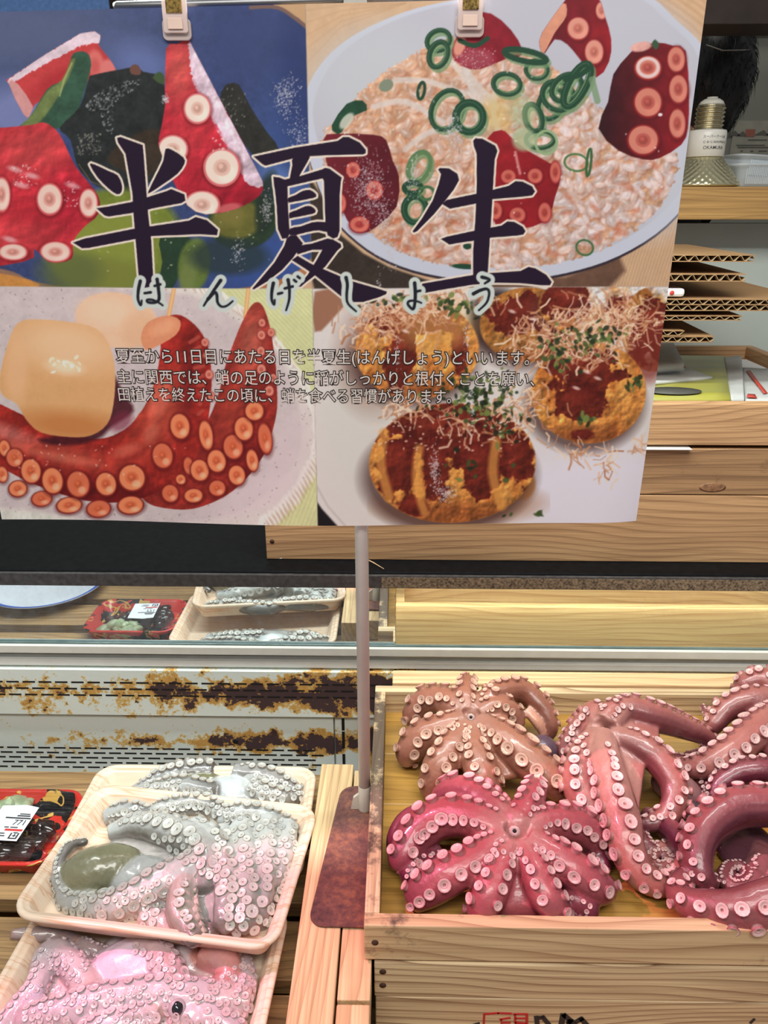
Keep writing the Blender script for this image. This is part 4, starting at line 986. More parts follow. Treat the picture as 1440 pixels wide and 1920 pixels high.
# front star: mouth up, eight arms folding over
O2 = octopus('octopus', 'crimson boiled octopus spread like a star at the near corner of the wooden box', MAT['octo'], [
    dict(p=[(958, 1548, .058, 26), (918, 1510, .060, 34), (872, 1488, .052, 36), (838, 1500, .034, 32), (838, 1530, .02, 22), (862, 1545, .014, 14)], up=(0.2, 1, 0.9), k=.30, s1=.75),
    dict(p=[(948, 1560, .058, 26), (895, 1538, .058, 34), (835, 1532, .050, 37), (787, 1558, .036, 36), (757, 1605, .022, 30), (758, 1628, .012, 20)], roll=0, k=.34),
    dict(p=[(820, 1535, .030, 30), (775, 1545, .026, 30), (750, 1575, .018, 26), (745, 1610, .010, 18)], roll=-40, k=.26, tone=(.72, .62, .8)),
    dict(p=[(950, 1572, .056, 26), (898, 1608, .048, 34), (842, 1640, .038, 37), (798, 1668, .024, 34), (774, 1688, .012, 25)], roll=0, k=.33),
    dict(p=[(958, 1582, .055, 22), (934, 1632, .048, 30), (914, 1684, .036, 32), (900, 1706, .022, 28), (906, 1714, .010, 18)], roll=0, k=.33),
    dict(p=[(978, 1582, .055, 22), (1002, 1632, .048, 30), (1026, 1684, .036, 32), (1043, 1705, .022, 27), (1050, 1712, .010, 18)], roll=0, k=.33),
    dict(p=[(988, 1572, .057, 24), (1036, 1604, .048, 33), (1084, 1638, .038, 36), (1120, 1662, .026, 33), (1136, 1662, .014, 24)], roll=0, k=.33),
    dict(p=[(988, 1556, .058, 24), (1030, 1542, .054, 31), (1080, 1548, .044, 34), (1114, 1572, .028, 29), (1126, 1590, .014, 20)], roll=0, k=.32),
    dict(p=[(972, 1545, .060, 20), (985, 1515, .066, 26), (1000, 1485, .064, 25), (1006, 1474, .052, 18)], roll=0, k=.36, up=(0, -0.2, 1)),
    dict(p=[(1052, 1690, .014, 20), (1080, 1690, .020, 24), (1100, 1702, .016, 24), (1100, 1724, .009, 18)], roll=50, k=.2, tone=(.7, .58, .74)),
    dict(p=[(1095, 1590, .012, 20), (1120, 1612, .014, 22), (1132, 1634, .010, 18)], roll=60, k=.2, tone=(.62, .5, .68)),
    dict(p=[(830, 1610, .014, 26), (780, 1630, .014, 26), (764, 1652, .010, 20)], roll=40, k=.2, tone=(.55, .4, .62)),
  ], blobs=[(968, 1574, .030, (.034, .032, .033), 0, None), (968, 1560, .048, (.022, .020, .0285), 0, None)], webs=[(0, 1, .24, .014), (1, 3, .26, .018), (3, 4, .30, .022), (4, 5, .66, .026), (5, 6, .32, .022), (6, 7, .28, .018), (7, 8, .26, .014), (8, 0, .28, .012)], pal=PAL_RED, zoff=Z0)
mouth(O2, 965, 1558, .07, .0020)
# brown one behind it
O1 = octopus('octopus', 'brownish boiled octopus with a dark round head, behind the crimson star-shaped one', MAT['octo'], [
    dict(p=[(875, 1338, .060, 20), (840, 1316, .058, 26), (802, 1316, .046, 28), (780, 1338, .028, 26), (782, 1352, .016, 18)], k=.34),
    dict(p=[(872, 1352, .058, 22), (830, 1366, .052, 29), (790, 1384, .038, 32), (768, 1412, .020, 27), (772, 1424, .010, 18)], k=.32),
    dict(p=[(876, 1360, .056, 20), (850, 1396, .050, 29), (826, 1436, .036, 33), (812, 1474, .016, 27), (822, 1484, .008, 18)], k=.3),
    dict(p=[(884, 1362, .056, 20), (890, 1406, .050, 28), (902, 1448, .040, 32), (918, 1484, .022, 27), (930, 1494, .010, 18)], k=.28),
    dict(p=[(896, 1355, .058, 22), (940, 1382, .058, 30), (984, 1420, .050, 35), (1026, 1456, .038, 33), (1058, 1482, .024, 28), (1064, 1502, .012, 18)], k=.37),
    dict(p=[(896, 1340, .060, 18), (930, 1324, .064, 22), (958, 1334, .056, 20), (972, 1362, .040, 15)], k=.36, s1=.8),
    dict(p=[(880, 1334, .062, 15), (872, 1305, .070, 20), (876, 1282, .070, 17), (880, 1278, .060, 12)], k=.42, up=(0, -.4, 1)),
    dict(p=[(893, 1334, .060, 18), (925, 1304, .068, 24), (975, 1296, .064, 24), (1014, 1326, .050, 22), (1030, 1362, .034, 17), (1024, 1388, .018, 10)], k=.34, up=(.35, .9, .75)),
    dict(p=[(985, 1330, .054, 9), (1008, 1356, .042, 10), (1020, 1378, .028, 8)], plain=True, tone=(1.6, 1.9, 2.0)),
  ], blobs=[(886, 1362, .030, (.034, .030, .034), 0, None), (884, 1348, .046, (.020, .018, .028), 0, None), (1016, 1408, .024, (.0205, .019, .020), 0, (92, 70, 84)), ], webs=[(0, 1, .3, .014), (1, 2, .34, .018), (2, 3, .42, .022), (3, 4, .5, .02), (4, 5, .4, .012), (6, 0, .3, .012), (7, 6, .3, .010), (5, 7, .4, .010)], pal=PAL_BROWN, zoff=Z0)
mouth(O1, 883, 1345, .07, .0018)
# middle one with the long hooked arm
O3 = octopus('octopus', 'rose boiled octopus in the middle of the wooden box with a long hooked arm', MAT['octo'], [
    dict(p=[(1128, 1378, .066, 22), (1132, 1420, .064, 32), (1148, 1480, .056, 35), (1166, 1540, .046, 35), (1176, 1590, .034, 33), (1198, 1636, .022, 29), (1238, 1658, .013, 23), (1272, 1646, .010, 18)] + spiral(1244, 1610, .014, 33, 1.45, .75, 15, 6, 14, -1)[1:], up=(-.55, -.5, .85), k=.36, beta=36),
    dict(p=[(1118, 1378, .064, 20), (1094, 1408, .060, 26), (1082, 1462, .050, 29), (1100, 1512, .038, 29), (1136, 1560, .026, 24), (1160, 1596, .014, 15)], up=(-1, -.3, .5), k=.36),
    dict(p=[(1150, 1380, .066, 22), (1196, 1398, .066, 29), (1240, 1432, .058, 30), (1264, 1476, .046, 27), (1258, 1520, .034, 23), (1224, 1543, .026, 18), (1196, 1546, .022, 13)], up=(.9, .35, .8), k=.34, step=1.1),
    dict(p=[(1140, 1362, .068, 22), (1168, 1334, .070, 30), (1222, 1344, .066, 29), (1280, 1364, .052, 23), (1322, 1382, .040, 17), (1334, 1400, .030, 13), (1312, 1414, .024, 10), (1284, 1416, .020, 7)], up=(.1, 1, .75), k=.34),
    dict(p=[(1128, 1362, .066, 20), (1116, 1338, .066, 25), (1104, 1350, .058, 24), (1082, 1372, .044, 22), (1064, 1406, .030, 19), (1062, 1432, .014, 12)], up=(-.5, .2, 1), k=.3),
    dict(p=[(1130, 1352, .074, 16), (1150, 1330, .078, 20), (1176, 1326, .074, 17)], k=.34),
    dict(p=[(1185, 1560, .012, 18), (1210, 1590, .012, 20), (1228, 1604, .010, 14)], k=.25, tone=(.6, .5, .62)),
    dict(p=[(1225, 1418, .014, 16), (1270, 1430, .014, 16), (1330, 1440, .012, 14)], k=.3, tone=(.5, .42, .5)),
  ], blobs=[(1150, 1400, .032, (.034, .034, .032), 0, None), (1268, 1478, .017, (.030, .021, .017), -42, (150, 104, 104)), ], webs=[(0, 1, .28, .016), (0, 2, .20, .018), (2, 3, .3, .010), (3, 4, .3, .006), (1, 4, .4, .006)], pal=PAL_ROSE, zoff=Z0)
# far corner
O4 = octopus('octopus', 'pinkish boiled octopus in the far corner, by the back board of the wooden box', MAT['octo'], [
    dict(p=[(1462, 1330, .062, 26), (1420, 1366, .058, 31), (1372, 1408, .048, 31), (1324, 1436, .032, 25), (1284, 1440, .018, 16), (1262, 1428, .012, 10)], up=(-.2, -.3, 1), k=.35),
    dict(p=[(1462, 1318, .066, 26), (1412, 1312, .068, 27), (1362, 1330, .056, 24), (1336, 1362, .040, 17), (1330, 1346, .030, 9), (1318, 1324, .030, 6)], up=(-.7, .7, .7), k=.32),
    dict(p=[(1478, 1290, .078, 24), (1430, 1274, .076, 24), (1396, 1284, .066, 20), (1386, 1298, .05, 13)], up=(-.5, .6, .9), k=.34),
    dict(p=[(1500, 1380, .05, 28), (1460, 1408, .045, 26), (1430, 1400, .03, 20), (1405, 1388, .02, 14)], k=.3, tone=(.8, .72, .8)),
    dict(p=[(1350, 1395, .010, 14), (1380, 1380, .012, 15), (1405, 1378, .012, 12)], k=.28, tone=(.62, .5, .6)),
    dict(p=[(1470, 1330, .055, 26), (1500, 1370, .045, 30), (1530, 1420, .03, 26)], k=.3),
    dict(p=[(1480, 1320, .06, 26), (1530, 1320, .05, 30), (1570, 1350, .03, 26)], k=.3),
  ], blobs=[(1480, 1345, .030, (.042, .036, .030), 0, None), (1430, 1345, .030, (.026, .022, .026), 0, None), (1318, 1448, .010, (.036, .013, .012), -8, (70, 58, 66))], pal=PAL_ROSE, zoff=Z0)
# near side, big curls
O5 = octopus('octopus', 'dark pink boiled octopus with big curling arms along the near edge of the wooden box', MAT['octo'], [
    dict(p=[(1500, 1520, .050, 36), (1440, 1512, .056, 40), (1378, 1516, .054, 40), (1326, 1550, .046, 37), (1306, 1596, .036, 32), (1314, 1640, .026, 26), (1336, 1664, .018, 18)], up=(-.7, .75, .85), k=.30, beta=26, step=1.25),
    dict(p=[(1520, 1670, .044, 44), (1450, 1692, .042, 44), (1390, 1706, .036, 40), (1330, 1704, .030, 34), (1284, 1690, .024, 28), (1272, 1660, .022, 22), (1298, 1636, .022, 17), (1330, 1644, .022, 14), (1340, 1664, .022, 10)], up=(-.15, -1, .38), k=.33, beta=30, step=1.2),
    dict(p=[(1210, 1528, .016, 17), (1250, 1552, .024, 23), (1286, 1592, .026, 26), (1302, 1636, .020, 24)], up=(.6, .5, .2), k=.12, tone=(.86, .78, .9), plain=True),
    dict(p=[(1500, 1452, .044, 26), (1440, 1446, .050, 28), (1386, 1450, .046, 27), (1350, 1474, .034, 23), (1334, 1508, .020, 16)], up=(-.6, .8, .7), k=.26, tone=(.82, .72, .8)),
    dict(p=[(1430, 1600, .010, 22), (1420, 1640, .012, 22)] + spiral(1382, 1640, .016, 34, 1.6, .2, 16, 5, 16, 1), up=(0, -.4, 1), k=.26, tone=(.8, .72, .8)),
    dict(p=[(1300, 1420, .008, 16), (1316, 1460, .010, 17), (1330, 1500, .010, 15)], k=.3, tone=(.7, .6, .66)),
    dict(p=[(1530, 1540, .05, 34), (1560, 1600, .045, 40), (1550, 1660, .04, 40)], k=.3),
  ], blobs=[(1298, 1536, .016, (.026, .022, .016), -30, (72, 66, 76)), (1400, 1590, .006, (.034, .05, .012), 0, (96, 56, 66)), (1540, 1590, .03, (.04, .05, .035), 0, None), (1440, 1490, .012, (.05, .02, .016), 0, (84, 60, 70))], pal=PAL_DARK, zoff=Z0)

# ---- raw octopuses in the foam trays
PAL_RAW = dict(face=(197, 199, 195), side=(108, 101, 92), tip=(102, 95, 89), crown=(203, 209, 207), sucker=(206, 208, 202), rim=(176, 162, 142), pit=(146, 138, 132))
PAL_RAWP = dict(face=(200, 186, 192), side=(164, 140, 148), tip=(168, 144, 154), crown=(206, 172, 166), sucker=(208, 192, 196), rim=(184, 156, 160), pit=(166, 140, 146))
ZR = T1Z + 0.0045
def col(x0, y0, x1, y1, r0, r1, z0=.020, z1=.016, k=.40, bend=8, **kw):
    n = 5; return dict(p=[(x0 + (x1 - x0) * i / n + bend * math.sin(math.pi * i / n), y0 + (y1 - y0) * i / n, z0 + (z1 - z0) * i / n + .006 * math.sin(math.pi * i / n), r0 + (r1 - r0) * i / n) for i in range(n + 1)], k=k, beta=38, h=.7, s0=.02, step=1.05, **kw)
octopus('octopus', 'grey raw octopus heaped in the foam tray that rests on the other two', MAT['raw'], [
    col(412, 1560, 424, 1735, 22, 26, plain=True), col(452, 1548, 458, 1736, 22, 26, .018, .014, plain=True), col(498, 1542, 484, 1722, 24, 22, .014, .010, plain=True), col(538, 1550, 506, 1680, 21, 17, .010, .008, plain=True),
    col(360, 1556, 416, 1600, 26, 24, .022, .022, plain=True),
    dict(p=[(206, 1562, .010, 16), (256, 1548, .018, 24), (320, 1560, .024, 30), (380, 1590, .026, 32), (392, 1636, .022, 26), (380, 1664, .016, 18)], k=.38, beta=45, h=.7, up=(.2, .5, 1)),
    dict(p=[(372, 1622, .022, 30), (316, 1648, .020, 33), (258, 1680, .014, 32), (196, 1700, .008, 28), (128, 1690, .004, 18), (112, 1672, .004, 12)], k=.36, beta=44, h=.7, up=(0, -.7, 1)),
    dict(p=[(124, 1688, .006, 13), (109, 1650, .014, 13), (113, 1612, .019, 13), (134, 1586, .018, 10), (162, 1578, .014, 8)], k=.32, up=(-.8, .2, .8), tone=(.62, .6, .6)),
    dict(p=[(345, 1655, .020, 24), (338, 1700, .018, 28), (352, 1738, .016, 25), (368, 1762, .018, 19)], k=.36, up=(.9, -.4, .8), tone=(.98, .86, .8)),
    dict(p=[(196, 1532, .006, 15), (240, 1522, .010, 18), (290, 1532, .012, 16)], k=.4, tone=(.8, .8, .82)),
    dict(p=[(270, 1534, .010, 17), (320, 1515, .012, 20), (380, 1510, .012, 20), (420, 1530, .012, 18)], k=.4, tone=(.82, .82, .82)),
    dict(p=[(410, 1532, .012, 20), (470, 1530, .012, 22), (520, 1542, .010, 20), (556, 1560, .006, 13)], k=.42, tone=(.84, .84, .84)),
    dict(p=[(270, 1714, .004, 20), (330, 1742, .004, 20), (400, 1752, .004, 18)], k=.3, plain=True, tone=(.9, .74, .72)),
    dict(p=[(544, 1600, .004, 16), (520, 1660, .004, 17), (486, 1736, .004, 16)], k=.42, tone=(.8, .78, .76)),
  ], blobs=[(192, 1628, .014, (.043, .026, .023), 16, (136, 134, 106)), (262, 1640, .012, (.030, .022, .016), 20, (190, 192, 190)), (330, 1640, .002, (.105, .062, .012), -8, (196, 190, 186)), (462, 1640, .004, (.044, .066, .016), -12, (176, 176, 172))],
    pal=PAL_RAW, zoff=ZR, voxel=.0017, lump=.0008,
    scatter=[([(400, 1560), (470, 1538), (552, 1550), (570, 1568), (556, 1610), (526, 1690), (494, 1752), (430, 1752), (420, 1690), (398, 1620)], 190, 7.5, 13, (1, 1, 1)), ([(205, 1545), (230, 1518), (320, 1505), (400, 1502), (470, 1522), (562, 1548), (548, 1558), (440, 1540), (300, 1545)], 60, 5, 7, (.86, .86, .88)), ([(280, 1560), (370, 1570), (420, 1640), (380, 1650), (330, 1610)], 26, 7, 9, (1, 1, 1)), ([(130, 1690), (250, 1665), (330, 1640), (290, 1740), (200, 1722)], 40, 6, 10, (1, .96, .96))])
ZR0 = SL + 0.0048
octopus('octopus', 'raw octopus in the rearmost foam tray, mostly covered by the tray stacked on it', MAT['raw'], [
    dict(p=[(250, 1486, .006, 14), (300, 1462, .012, 20), (352, 1448, .016, 22), (400, 1446, .016, 20)], k=.36, up=(-.2, .6, 1), tone=(.7, .7, .72)),
    dict(p=[(260, 1492, .008, 18), (330, 1478, .014, 22), (400, 1486, .014, 20)], k=.34, tone=(.86, .88, .9)),
    dict(p=[(440, 1452, .014, 22), (490, 1458, .014, 24), (540, 1478, .010, 22), (562, 1500, .006, 16)], k=.32, up=(.3, .7, .8), tone=(.72, .7, .7)),
    dict(p=[(470, 1475, .014, 22), (500, 1490, .012, 22), (540, 1500, .008, 16)], k=.36),
  ], blobs=[(372, 1466, .010, (.040, .018, .014), 8, (122, 122, 88)), (432, 1478, .012, (.028, .020, .014), -10, (214, 222, 224)), (400, 1500, .004, (.095, .040, .012), 0, (180, 182, 180))], pal=PAL_RAW, zoff=ZR0, voxel=.0017, lump=.0007, scatter=[([(240, 1492), (300, 1460), (360, 1444), (340, 1470), (290, 1492)], 24, 5, 7, (.8, .8, .8)), ([(470, 1450), (540, 1466), (570, 1498), (520, 1496), (480, 1480)], 22, 5, 7, (.85, .84, .84))])
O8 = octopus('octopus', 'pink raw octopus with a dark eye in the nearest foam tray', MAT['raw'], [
    dict(p=[(470, 1880, .010, 26), (380, 1872, .016, 34), (290, 1868, .018, 36), (200, 1880, .016, 36), (120, 1900, .012, 34), (40, 1920, .008, 28)], k=.24, beta=48, h=.7, up=(0, -.6, 1)),
    dict(p=[(180, 1880, .012, 28), (150, 1830, .014, 27), (110, 1788, .014, 25), (84, 1796, .014, 22), (70, 1850, .012, 24), (30, 1900, .008, 24), (0, 1940, .006, 20)], k=.26, beta=50, h=.7, up=(.6, 0, 1)),
    dict(p=[(60, 1905, .012, 24), (68, 1860, .015, 16), (76, 1810, .016, 8)], plain=True, tone=(.9, .95, 1.05)),
    dict(p=[(20, 1752, .020, 10), (60, 1752, .018, 13), (110, 1754, .014, 13), (150, 1766, .010, 12)], plain=True, tone=(.62, .56, .5)),
    dict(p=[(150, 1768, .010, 16), (170, 1780, .012, 17), (200, 1790, .010, 14)], k=.2, tone=(.6, .56, .52)),
    dict(p=[(240, 1770, .014, 20), (292, 1790, .020, 28), (322, 1830, .020, 30), (330, 1862, .016, 22)], k=.28, beta=40, h=.7, up=(.3, -.3, 1), tone=(1.0, .84, .80)),
    dict(p=[(380, 1790, .014, 24), (420, 1800, .016, 27), (430, 1830, .014, 24), (400, 1856, .012, 18)], plain=True, tone=(1.05, .62, .54)),
    dict(p=[(450, 1790, .008, 16), (462, 1830, .010, 19), (452, 1880, .010, 22), (420, 1905, .010, 22)], k=.3, h=.7, up=(.5, 0, 1)),
    dict(p=[(330, 1900, .012, 30), (400, 1908, .012, 30), (450, 1940, .008, 24)], k=.26, h=.7),
    dict(p=[(300, 1905, .012, 34), (220, 1925, .012, 34), (150, 1950, .010, 30)], k=.26, h=.7),
  ], blobs=[(250, 1812, .010, (.040, .026, .021), 0, (222, 206, 222)), (290, 1790, .006, (.06, .03, .014), 0, (222, 204, 206)), (240, 1890, .002, (.10, .055, .012), 0, (226, 190, 190)), (338, 1890, .014, (.014, .014, .014), 0, (222, 150, 132))],
    pal=PAL_RAWP, zoff=ZR0, voxel=.0017, lump=.0007, scatter=[([(60, 1810), (110, 1780), (170, 1790), (150, 1840), (120, 1920), (40, 1920)], 60, 4.5, 6, (.98, .94, .96)), ([(140, 1850), (320, 1850), (330, 1920), (120, 1920)], 46, 5, 8, (1, .96, .96)), ([(250, 1770), (330, 1790), (360, 1840), (330, 1860), (290, 1820)], 18, 6, 9, (1, .94, .92)), ([(350, 1860), (470, 1800), (480, 1900), (380, 1920)], 34, 5, 9, (1, .9, .88))])
ec = on_z(333, 1891, ZR0 + .030); ed_ = (CAM - ec).normalized()
bv = BVHTree.FromPolygons([v.co for v in O8.data.vertices], [tuple(p.vertices) for p in O8.data.polygons]); hit = bv.ray_cast(CAM, -ed_)[0] or ec
M_ = Matrix.Translation(hit) @ ed_.to_track_quat('Z', 'Y').to_matrix().to_4x4()
m = MB(); m.lathe([(0.0085, -0.003), (0.0082, 0.0006), (0.0068, 0.0022), (0.0052, 0.0024)], 24, 0, M_, cap=False); m.lathe([(0.0056, 0.0014), (0.0045, 0.0034), (0.0025, 0.0044), (0.0, 0.0047)], 24, 1, M_ @ Matrix.Diagonal((.85, 1.15, 1, 1)), cap=False)
e_ = m.build('eye', [plain('eye_ring', (176, 160, 166), 0.25), plain('dark_eye', (22, 24, 34), 0.08, coat=1.0)], O8)

# ================================================================== the printed poster
# the printed picture is worked out as a colour field and stored per point of the sheet
PX0, PY0, PW, PH = -150, -12, 1500, 1012
CV = np.zeros((PH, PW, 3), np.float32)
prg = np.random.default_rng(11)
def vnoise(cell, seed, octs=3):
    g = np.random.default_rng(seed); out = np.zeros((PH, PW), np.float32); amp, tot = 1.0, 0.0
    for o_ in range(octs):
        c = max(2, cell / 2 ** o_); gh, gw = int(PH / c) + 3, int(PW / c) + 3
        L = g.random((gh, gw), np.float32); yy = np.arange(PH) / c; xx = np.arange(PW) / c
        y0 = yy.astype(int); x0 = xx.astype(int); fy = (yy - y0)[:, None]; fx = (xx - x0)[None, :]
        fy = fy * fy * (3 - 2 * fy); fx = fx * fx * (3 - 2 * fx)
        a = L[y0][:, x0]; b = L[y0][:, x0 + 1]; d = L[y0 + 1][:, x0]; e = L[y0 + 1][:, x0 + 1]
        out += amp * ((a * (1 - fx) + b * fx) * (1 - fy) + (d * (1 - fx) + e * fx) * fy); tot += amp; amp *= 0.55
    return out / tot
NB, NM, NF = vnoise(60, 1), vnoise(18, 2), vnoise(5, 3)
YY, XX = np.mgrid[0:PH, 0:PW].astype(np.float32); YY += PY0; XX += PX0
MASK = None      # painting stays inside this mask when set
def region(x0, y0, x1, y1):
    a, b = max(0, int(y0 - PY0)), min(PH, int(y1 - PY0) + 1); c, d = max(0, int(x0 - PX0)), min(PW, int(x1 - PX0) + 1)
    return (slice(a, max(a, b)), slice(c, max(c, d)))
def put(sl, m, col, al=1.0, var=0.0):
    if m.size == 0: return
    if MASK is not None: m = m * MASK[sl]
    m = (m * al)[..., None]; c = np.array(col, np.float32)
    if var: c = c * (1 + var * 2 * (0.6 * NM[sl] + 0.4 * NF[sl] - 0.5))[..., None]
    CV[sl] = CV[sl] * (1 - m) + c * m
def ell(cx, cy, rx, ry, col, a=0, al=1.0, s=1.6, var=0.0, get=False):
    R = max(rx, ry) + s + 1; sl = region(cx - R, cy - R, cx + R, cy + R); x, y = XX[sl] - cx, YY[sl] - cy
    ca, sa = math.cos(math.radians(a)), math.sin(math.radians(a)); u, v = (x * ca + y * sa) / rx, (-x * sa + y * ca) / ry
    m = np.clip(0.5 - (np.sqrt(u * u + v * v) - 1) * min(rx, ry) / s, 0, 1)
    if get: return sl, m
    put(sl, m, col, al, var)
def smooth_pts(pts, n=6, closed=True):
    P = np.array(pts, float); N = len(P); out = []
    for i in range(N if closed else N - 1):
        a, b, c, d = (P[(i - 1) % N], P[i], P[(i + 1) % N], P[(i + 2) % N]) if closed else (P[max(i - 1, 0)], P[i], P[i + 1], P[min(i + 2, N - 1)])
        for k in range(n):
            t = k / n; out.append(0.5 * (2 * b + (c - a) * t + (2 * a - 5 * b + 4 * c - d) * t * t + (3 * b - a - 3 * c + d) * t ** 3))
    if not closed: out.append(P[-1])
    return np.array(out)
def sdist(pts, sl, closed=True):
    x, y = XX[sl], YY[sl]; P = np.array(pts, np.float32); N = len(P); d = np.full(x.shape, 1e9, np.float32); ins = np.zeros(x.shape, bool)
    for i in range(N if closed else N - 1):
        a, b = P[i], P[(i + 1) % N]; e = b - a; L = float(e @ e) + 1e-9
        t = np.clip(((x - a[0]) * e[0] + (y - a[1]) * e[1]) / L, 0, 1); d = np.minimum(d, (x - a[0] - t * e[0]) ** 2 + (y - a[1] - t * e[1]) ** 2)
        if closed and a[1] != b[1]: ins ^= ((a[1] > y) != (b[1] > y)) & (x < (b[0] - a[0]) * (y - a[1]) / (b[1] - a[1]) + a[0])
    d = np.sqrt(d); return np.where(ins, -d, d) if closed else d
def poly(pts, col, al=1.0, s=1.6, sm=0, var=0.0, get=False, rough=0.0):
    if sm: pts = smooth_pts(pts, sm)
    P = np.array(pts); q = s + 3 + rough; sl = region(P[:, 0].min() - q, P[:, 1].min() - q, P[:, 0].max() + q, P[:, 1].max() + q)
    sd = sdist(pts, sl)
    if rough: sd = sd + rough * 2 * (NF[sl] - 0.5)
    m = np.clip(0.5 - sd / s, 0, 1)
    if get:
        M = np.zeros((PH, PW), np.float32); M[sl] = m; return M
    put(sl, m, col, al, var)
def line(pts, w, col, al=1.0, s=1.6, sm=0, var=0.0):
    if sm: pts = smooth_pts(pts, sm, False)
    P = np.array(pts); q = w / 2 + s + 1; sl = region(P[:, 0].min() - q, P[:, 1].min() - q, P[:, 0].max() + q, P[:, 1].max() + q)
    put(sl, np.clip(0.5 - (sdist(pts, sl, False) - w / 2) / s, 0, 1), col, al, var)
def within(M):
    global MASK; MASK = M
def sucker(cx, cy, rx, ry, col=(236, 190, 178), rim=(176, 60, 60), a=0, mid=(214, 140, 128), shade=(90, 20, 28)):
    ell(cx + 1, cy + 2, rx * 1.12, ry * 1.1, shade, a, 0.5, 6); ell(cx, cy, rx, ry, rim, a); ell(cx, cy - .5, rx * .88, ry * .88, col, a, 1, 2.5)
    ell(cx + rx * .25, cy + ry * .3, rx * .5, ry * .45, tuple(min(255, c * 1.08) for c in col), a, .7, 6)
    ell(cx, cy, rx * .46, ry * .44, mid, a, .8, 3); ell(cx, cy, rx * .28, ry * .27, tuple(c * .86 for c in mid), a, .9, 3); ell(cx - rx * .06, cy - ry * .08, rx * .13, ry * .13, tuple(min(255, c * 1.15) for c in mid), a, .7, 2)
def ringp(cx, cy, rx, ry, w, col, a=0, al=1.0):
    t = np.linspace(0, 2 * math.pi, 22); ca, sa = math.cos(math.radians(a)), math.sin(math.radians(a))
    line([(cx + rx * math.cos(q) * ca - ry * math.sin(q) * sa, cy + rx * math.cos(q) * sa + ry * math.sin(q) * ca) for q in t], w, col, al)
def flecks(n, x0, y0, x1, y1, col, r=(0.6, 1.6), al=0.8, M=None):
    for _ in range(n):
        x, y = prg.uniform(x0, x1), prg.uniform(y0, y1)
        if M is not None and M[int(y - PY0), int(x - PX0)] < .5: continue
        ell(x, y, prg.uniform(*r), prg.uniform(*r) * 1.6, col, prg.uniform(0, 180), al * prg.uniform(.4, 1), 1.2)
RED, REDD = (196, 44, 56), (140, 24, 40)
xs_ = lambda y: 572.5 + (y - 15) * 0.0238
YS = 539.0

def emboss(M, amp, cell=None, sh=3):
    F_ = NM if cell is None else cell; g_ = (F_ - np.roll(F_, (sh, sh), (0, 1))) * 1.7; k = 1 + amp * g_ * M
    e_ = np.clip(g_ - 0.30, 0, 1) * M * amp * 120          # glossy glints on the crests
    CV[:] = np.clip(CV * k[..., None] + e_[..., None], 0, 255)
def ellr(cx, cy, rx, ry, col, a=0, al=1.0, s=2.0, rough=0.3, var=0.0):
    R = max(rx, ry) * (1 + rough) + s + 1; sl = region(cx - R, cy - R, cx + R, cy + R); x, y = XX[sl] - cx, YY[sl] - cy
    ca, sa = math.cos(math.radians(a)), math.sin(math.radians(a)); u, v = (x * ca + y * sa) / rx, (-x * sa + y * ca) / ry
    put(sl, np.clip(0.5 - (np.sqrt(u * u + v * v) - 1 + rough * 2.4 * (NM[sl] - 0.5)) * min(rx, ry) / s, 0, 1), col, al, var)

# ---- print 1: blue dish of vinegared octopus
PA = (np.clip(xs_(YY) - XX + .5, 0, 1) * np.clip(YS - YY + .5, 0, 1)).astype(np.float32)
within(PA)
put(region(-150, -12, 620, 560), np.ones_like(XX[region(-150, -12, 620, 560)]), (56, 70, 116), 1, .25)
ell(20, 60, 260, 90, (92, 100, 132), 0, .8, 120); ell(30, 215, 70, 60, (132, 140, 190), 0, .8, 60); ell(265, 120, 60, 40, (104, 118, 172), 20, .8, 50)
ell(480, 80, 120, 80, (58, 70, 116), 0, .7, 80); ell(540, 330, 60, 160, (62, 88, 150), 0, .7, 60); ell(560, 150, 40, 130, (40, 52, 100), 0, .6, 40); ell(500, 500, 120, 60, (56, 84, 156), 0, .7, 50)
ell(520, 330, 40, 20, (100, 130, 190), 30, .6, 20)
poly([(512, 8), (585, 8), (585, 58), (560, 34)], (198, 158, 118), sm=3); line([(470, 14), (520, 14), (556, 36), (576, 52)], 7, (120, 92, 84), sm=4)
for (p, c) in (([(-150, 500), (0, 505), (60, 528), (130, 545), (-150, 545)], (150, 112, 92)), ([(-150, 512), (0, 514), (70, 540), (-150, 545)], (206, 140, 70)), ([(420, 545), (500, 530), (560, 505), (590, 480), (590, 545)], (176, 112, 72)), ([(455, 545), (530, 533), (590, 515), (590, 545)], (216, 176, 140))): poly(p, c, sm=4, s=3, var=.15)
ell(-70, 150, 60, 50, (150, 60, 66), 20); ell(-90, 120, 40, 26, (222, 190, 196), -20)
T = poly([(16, 156), (25, 142), (150, 63), (188, 66), (185, 84), (204, 108), (218, 132), (212, 142), (170, 150), (100, 178), (66, 196), (56, 218), (44, 214)], RED, get=True, sm=2)
within(PA * T); put(region(0, 50, 230, 230), T[region(0, 50, 230, 230)], (196, 62, 64), 1, .15); ell(120, 150, 60, 20, (170, 40, 48), -28, .7, 16)
poly([(14, 158), (25, 142), (150, 62), (190, 64), (188, 80), (150, 86), (90, 118), (30, 152)], (228, 204, 216), sm=2, var=.18, rough=4); poly([(16, 154), (34, 158), (62, 200), (58, 220), (40, 216)], (214, 150, 148), sm=2, var=.1)
ell(180, 120, 15, 27, (220, 110, 104), -10, 1, 6); ell(203, 130, 14, 19, (222, 120, 116), -10, 1, 5); ell(178, 124, 8, 14, (200, 80, 80), 0, .7, 6)
within(PA)
poly([(138, 100), (162, 98), (171, 122), (158, 172), (142, 214), (112, 240), (60, 250), (18, 246), (52, 226), (88, 168), (118, 150), (130, 122)], (52, 84, 66), sm=3, var=.25)
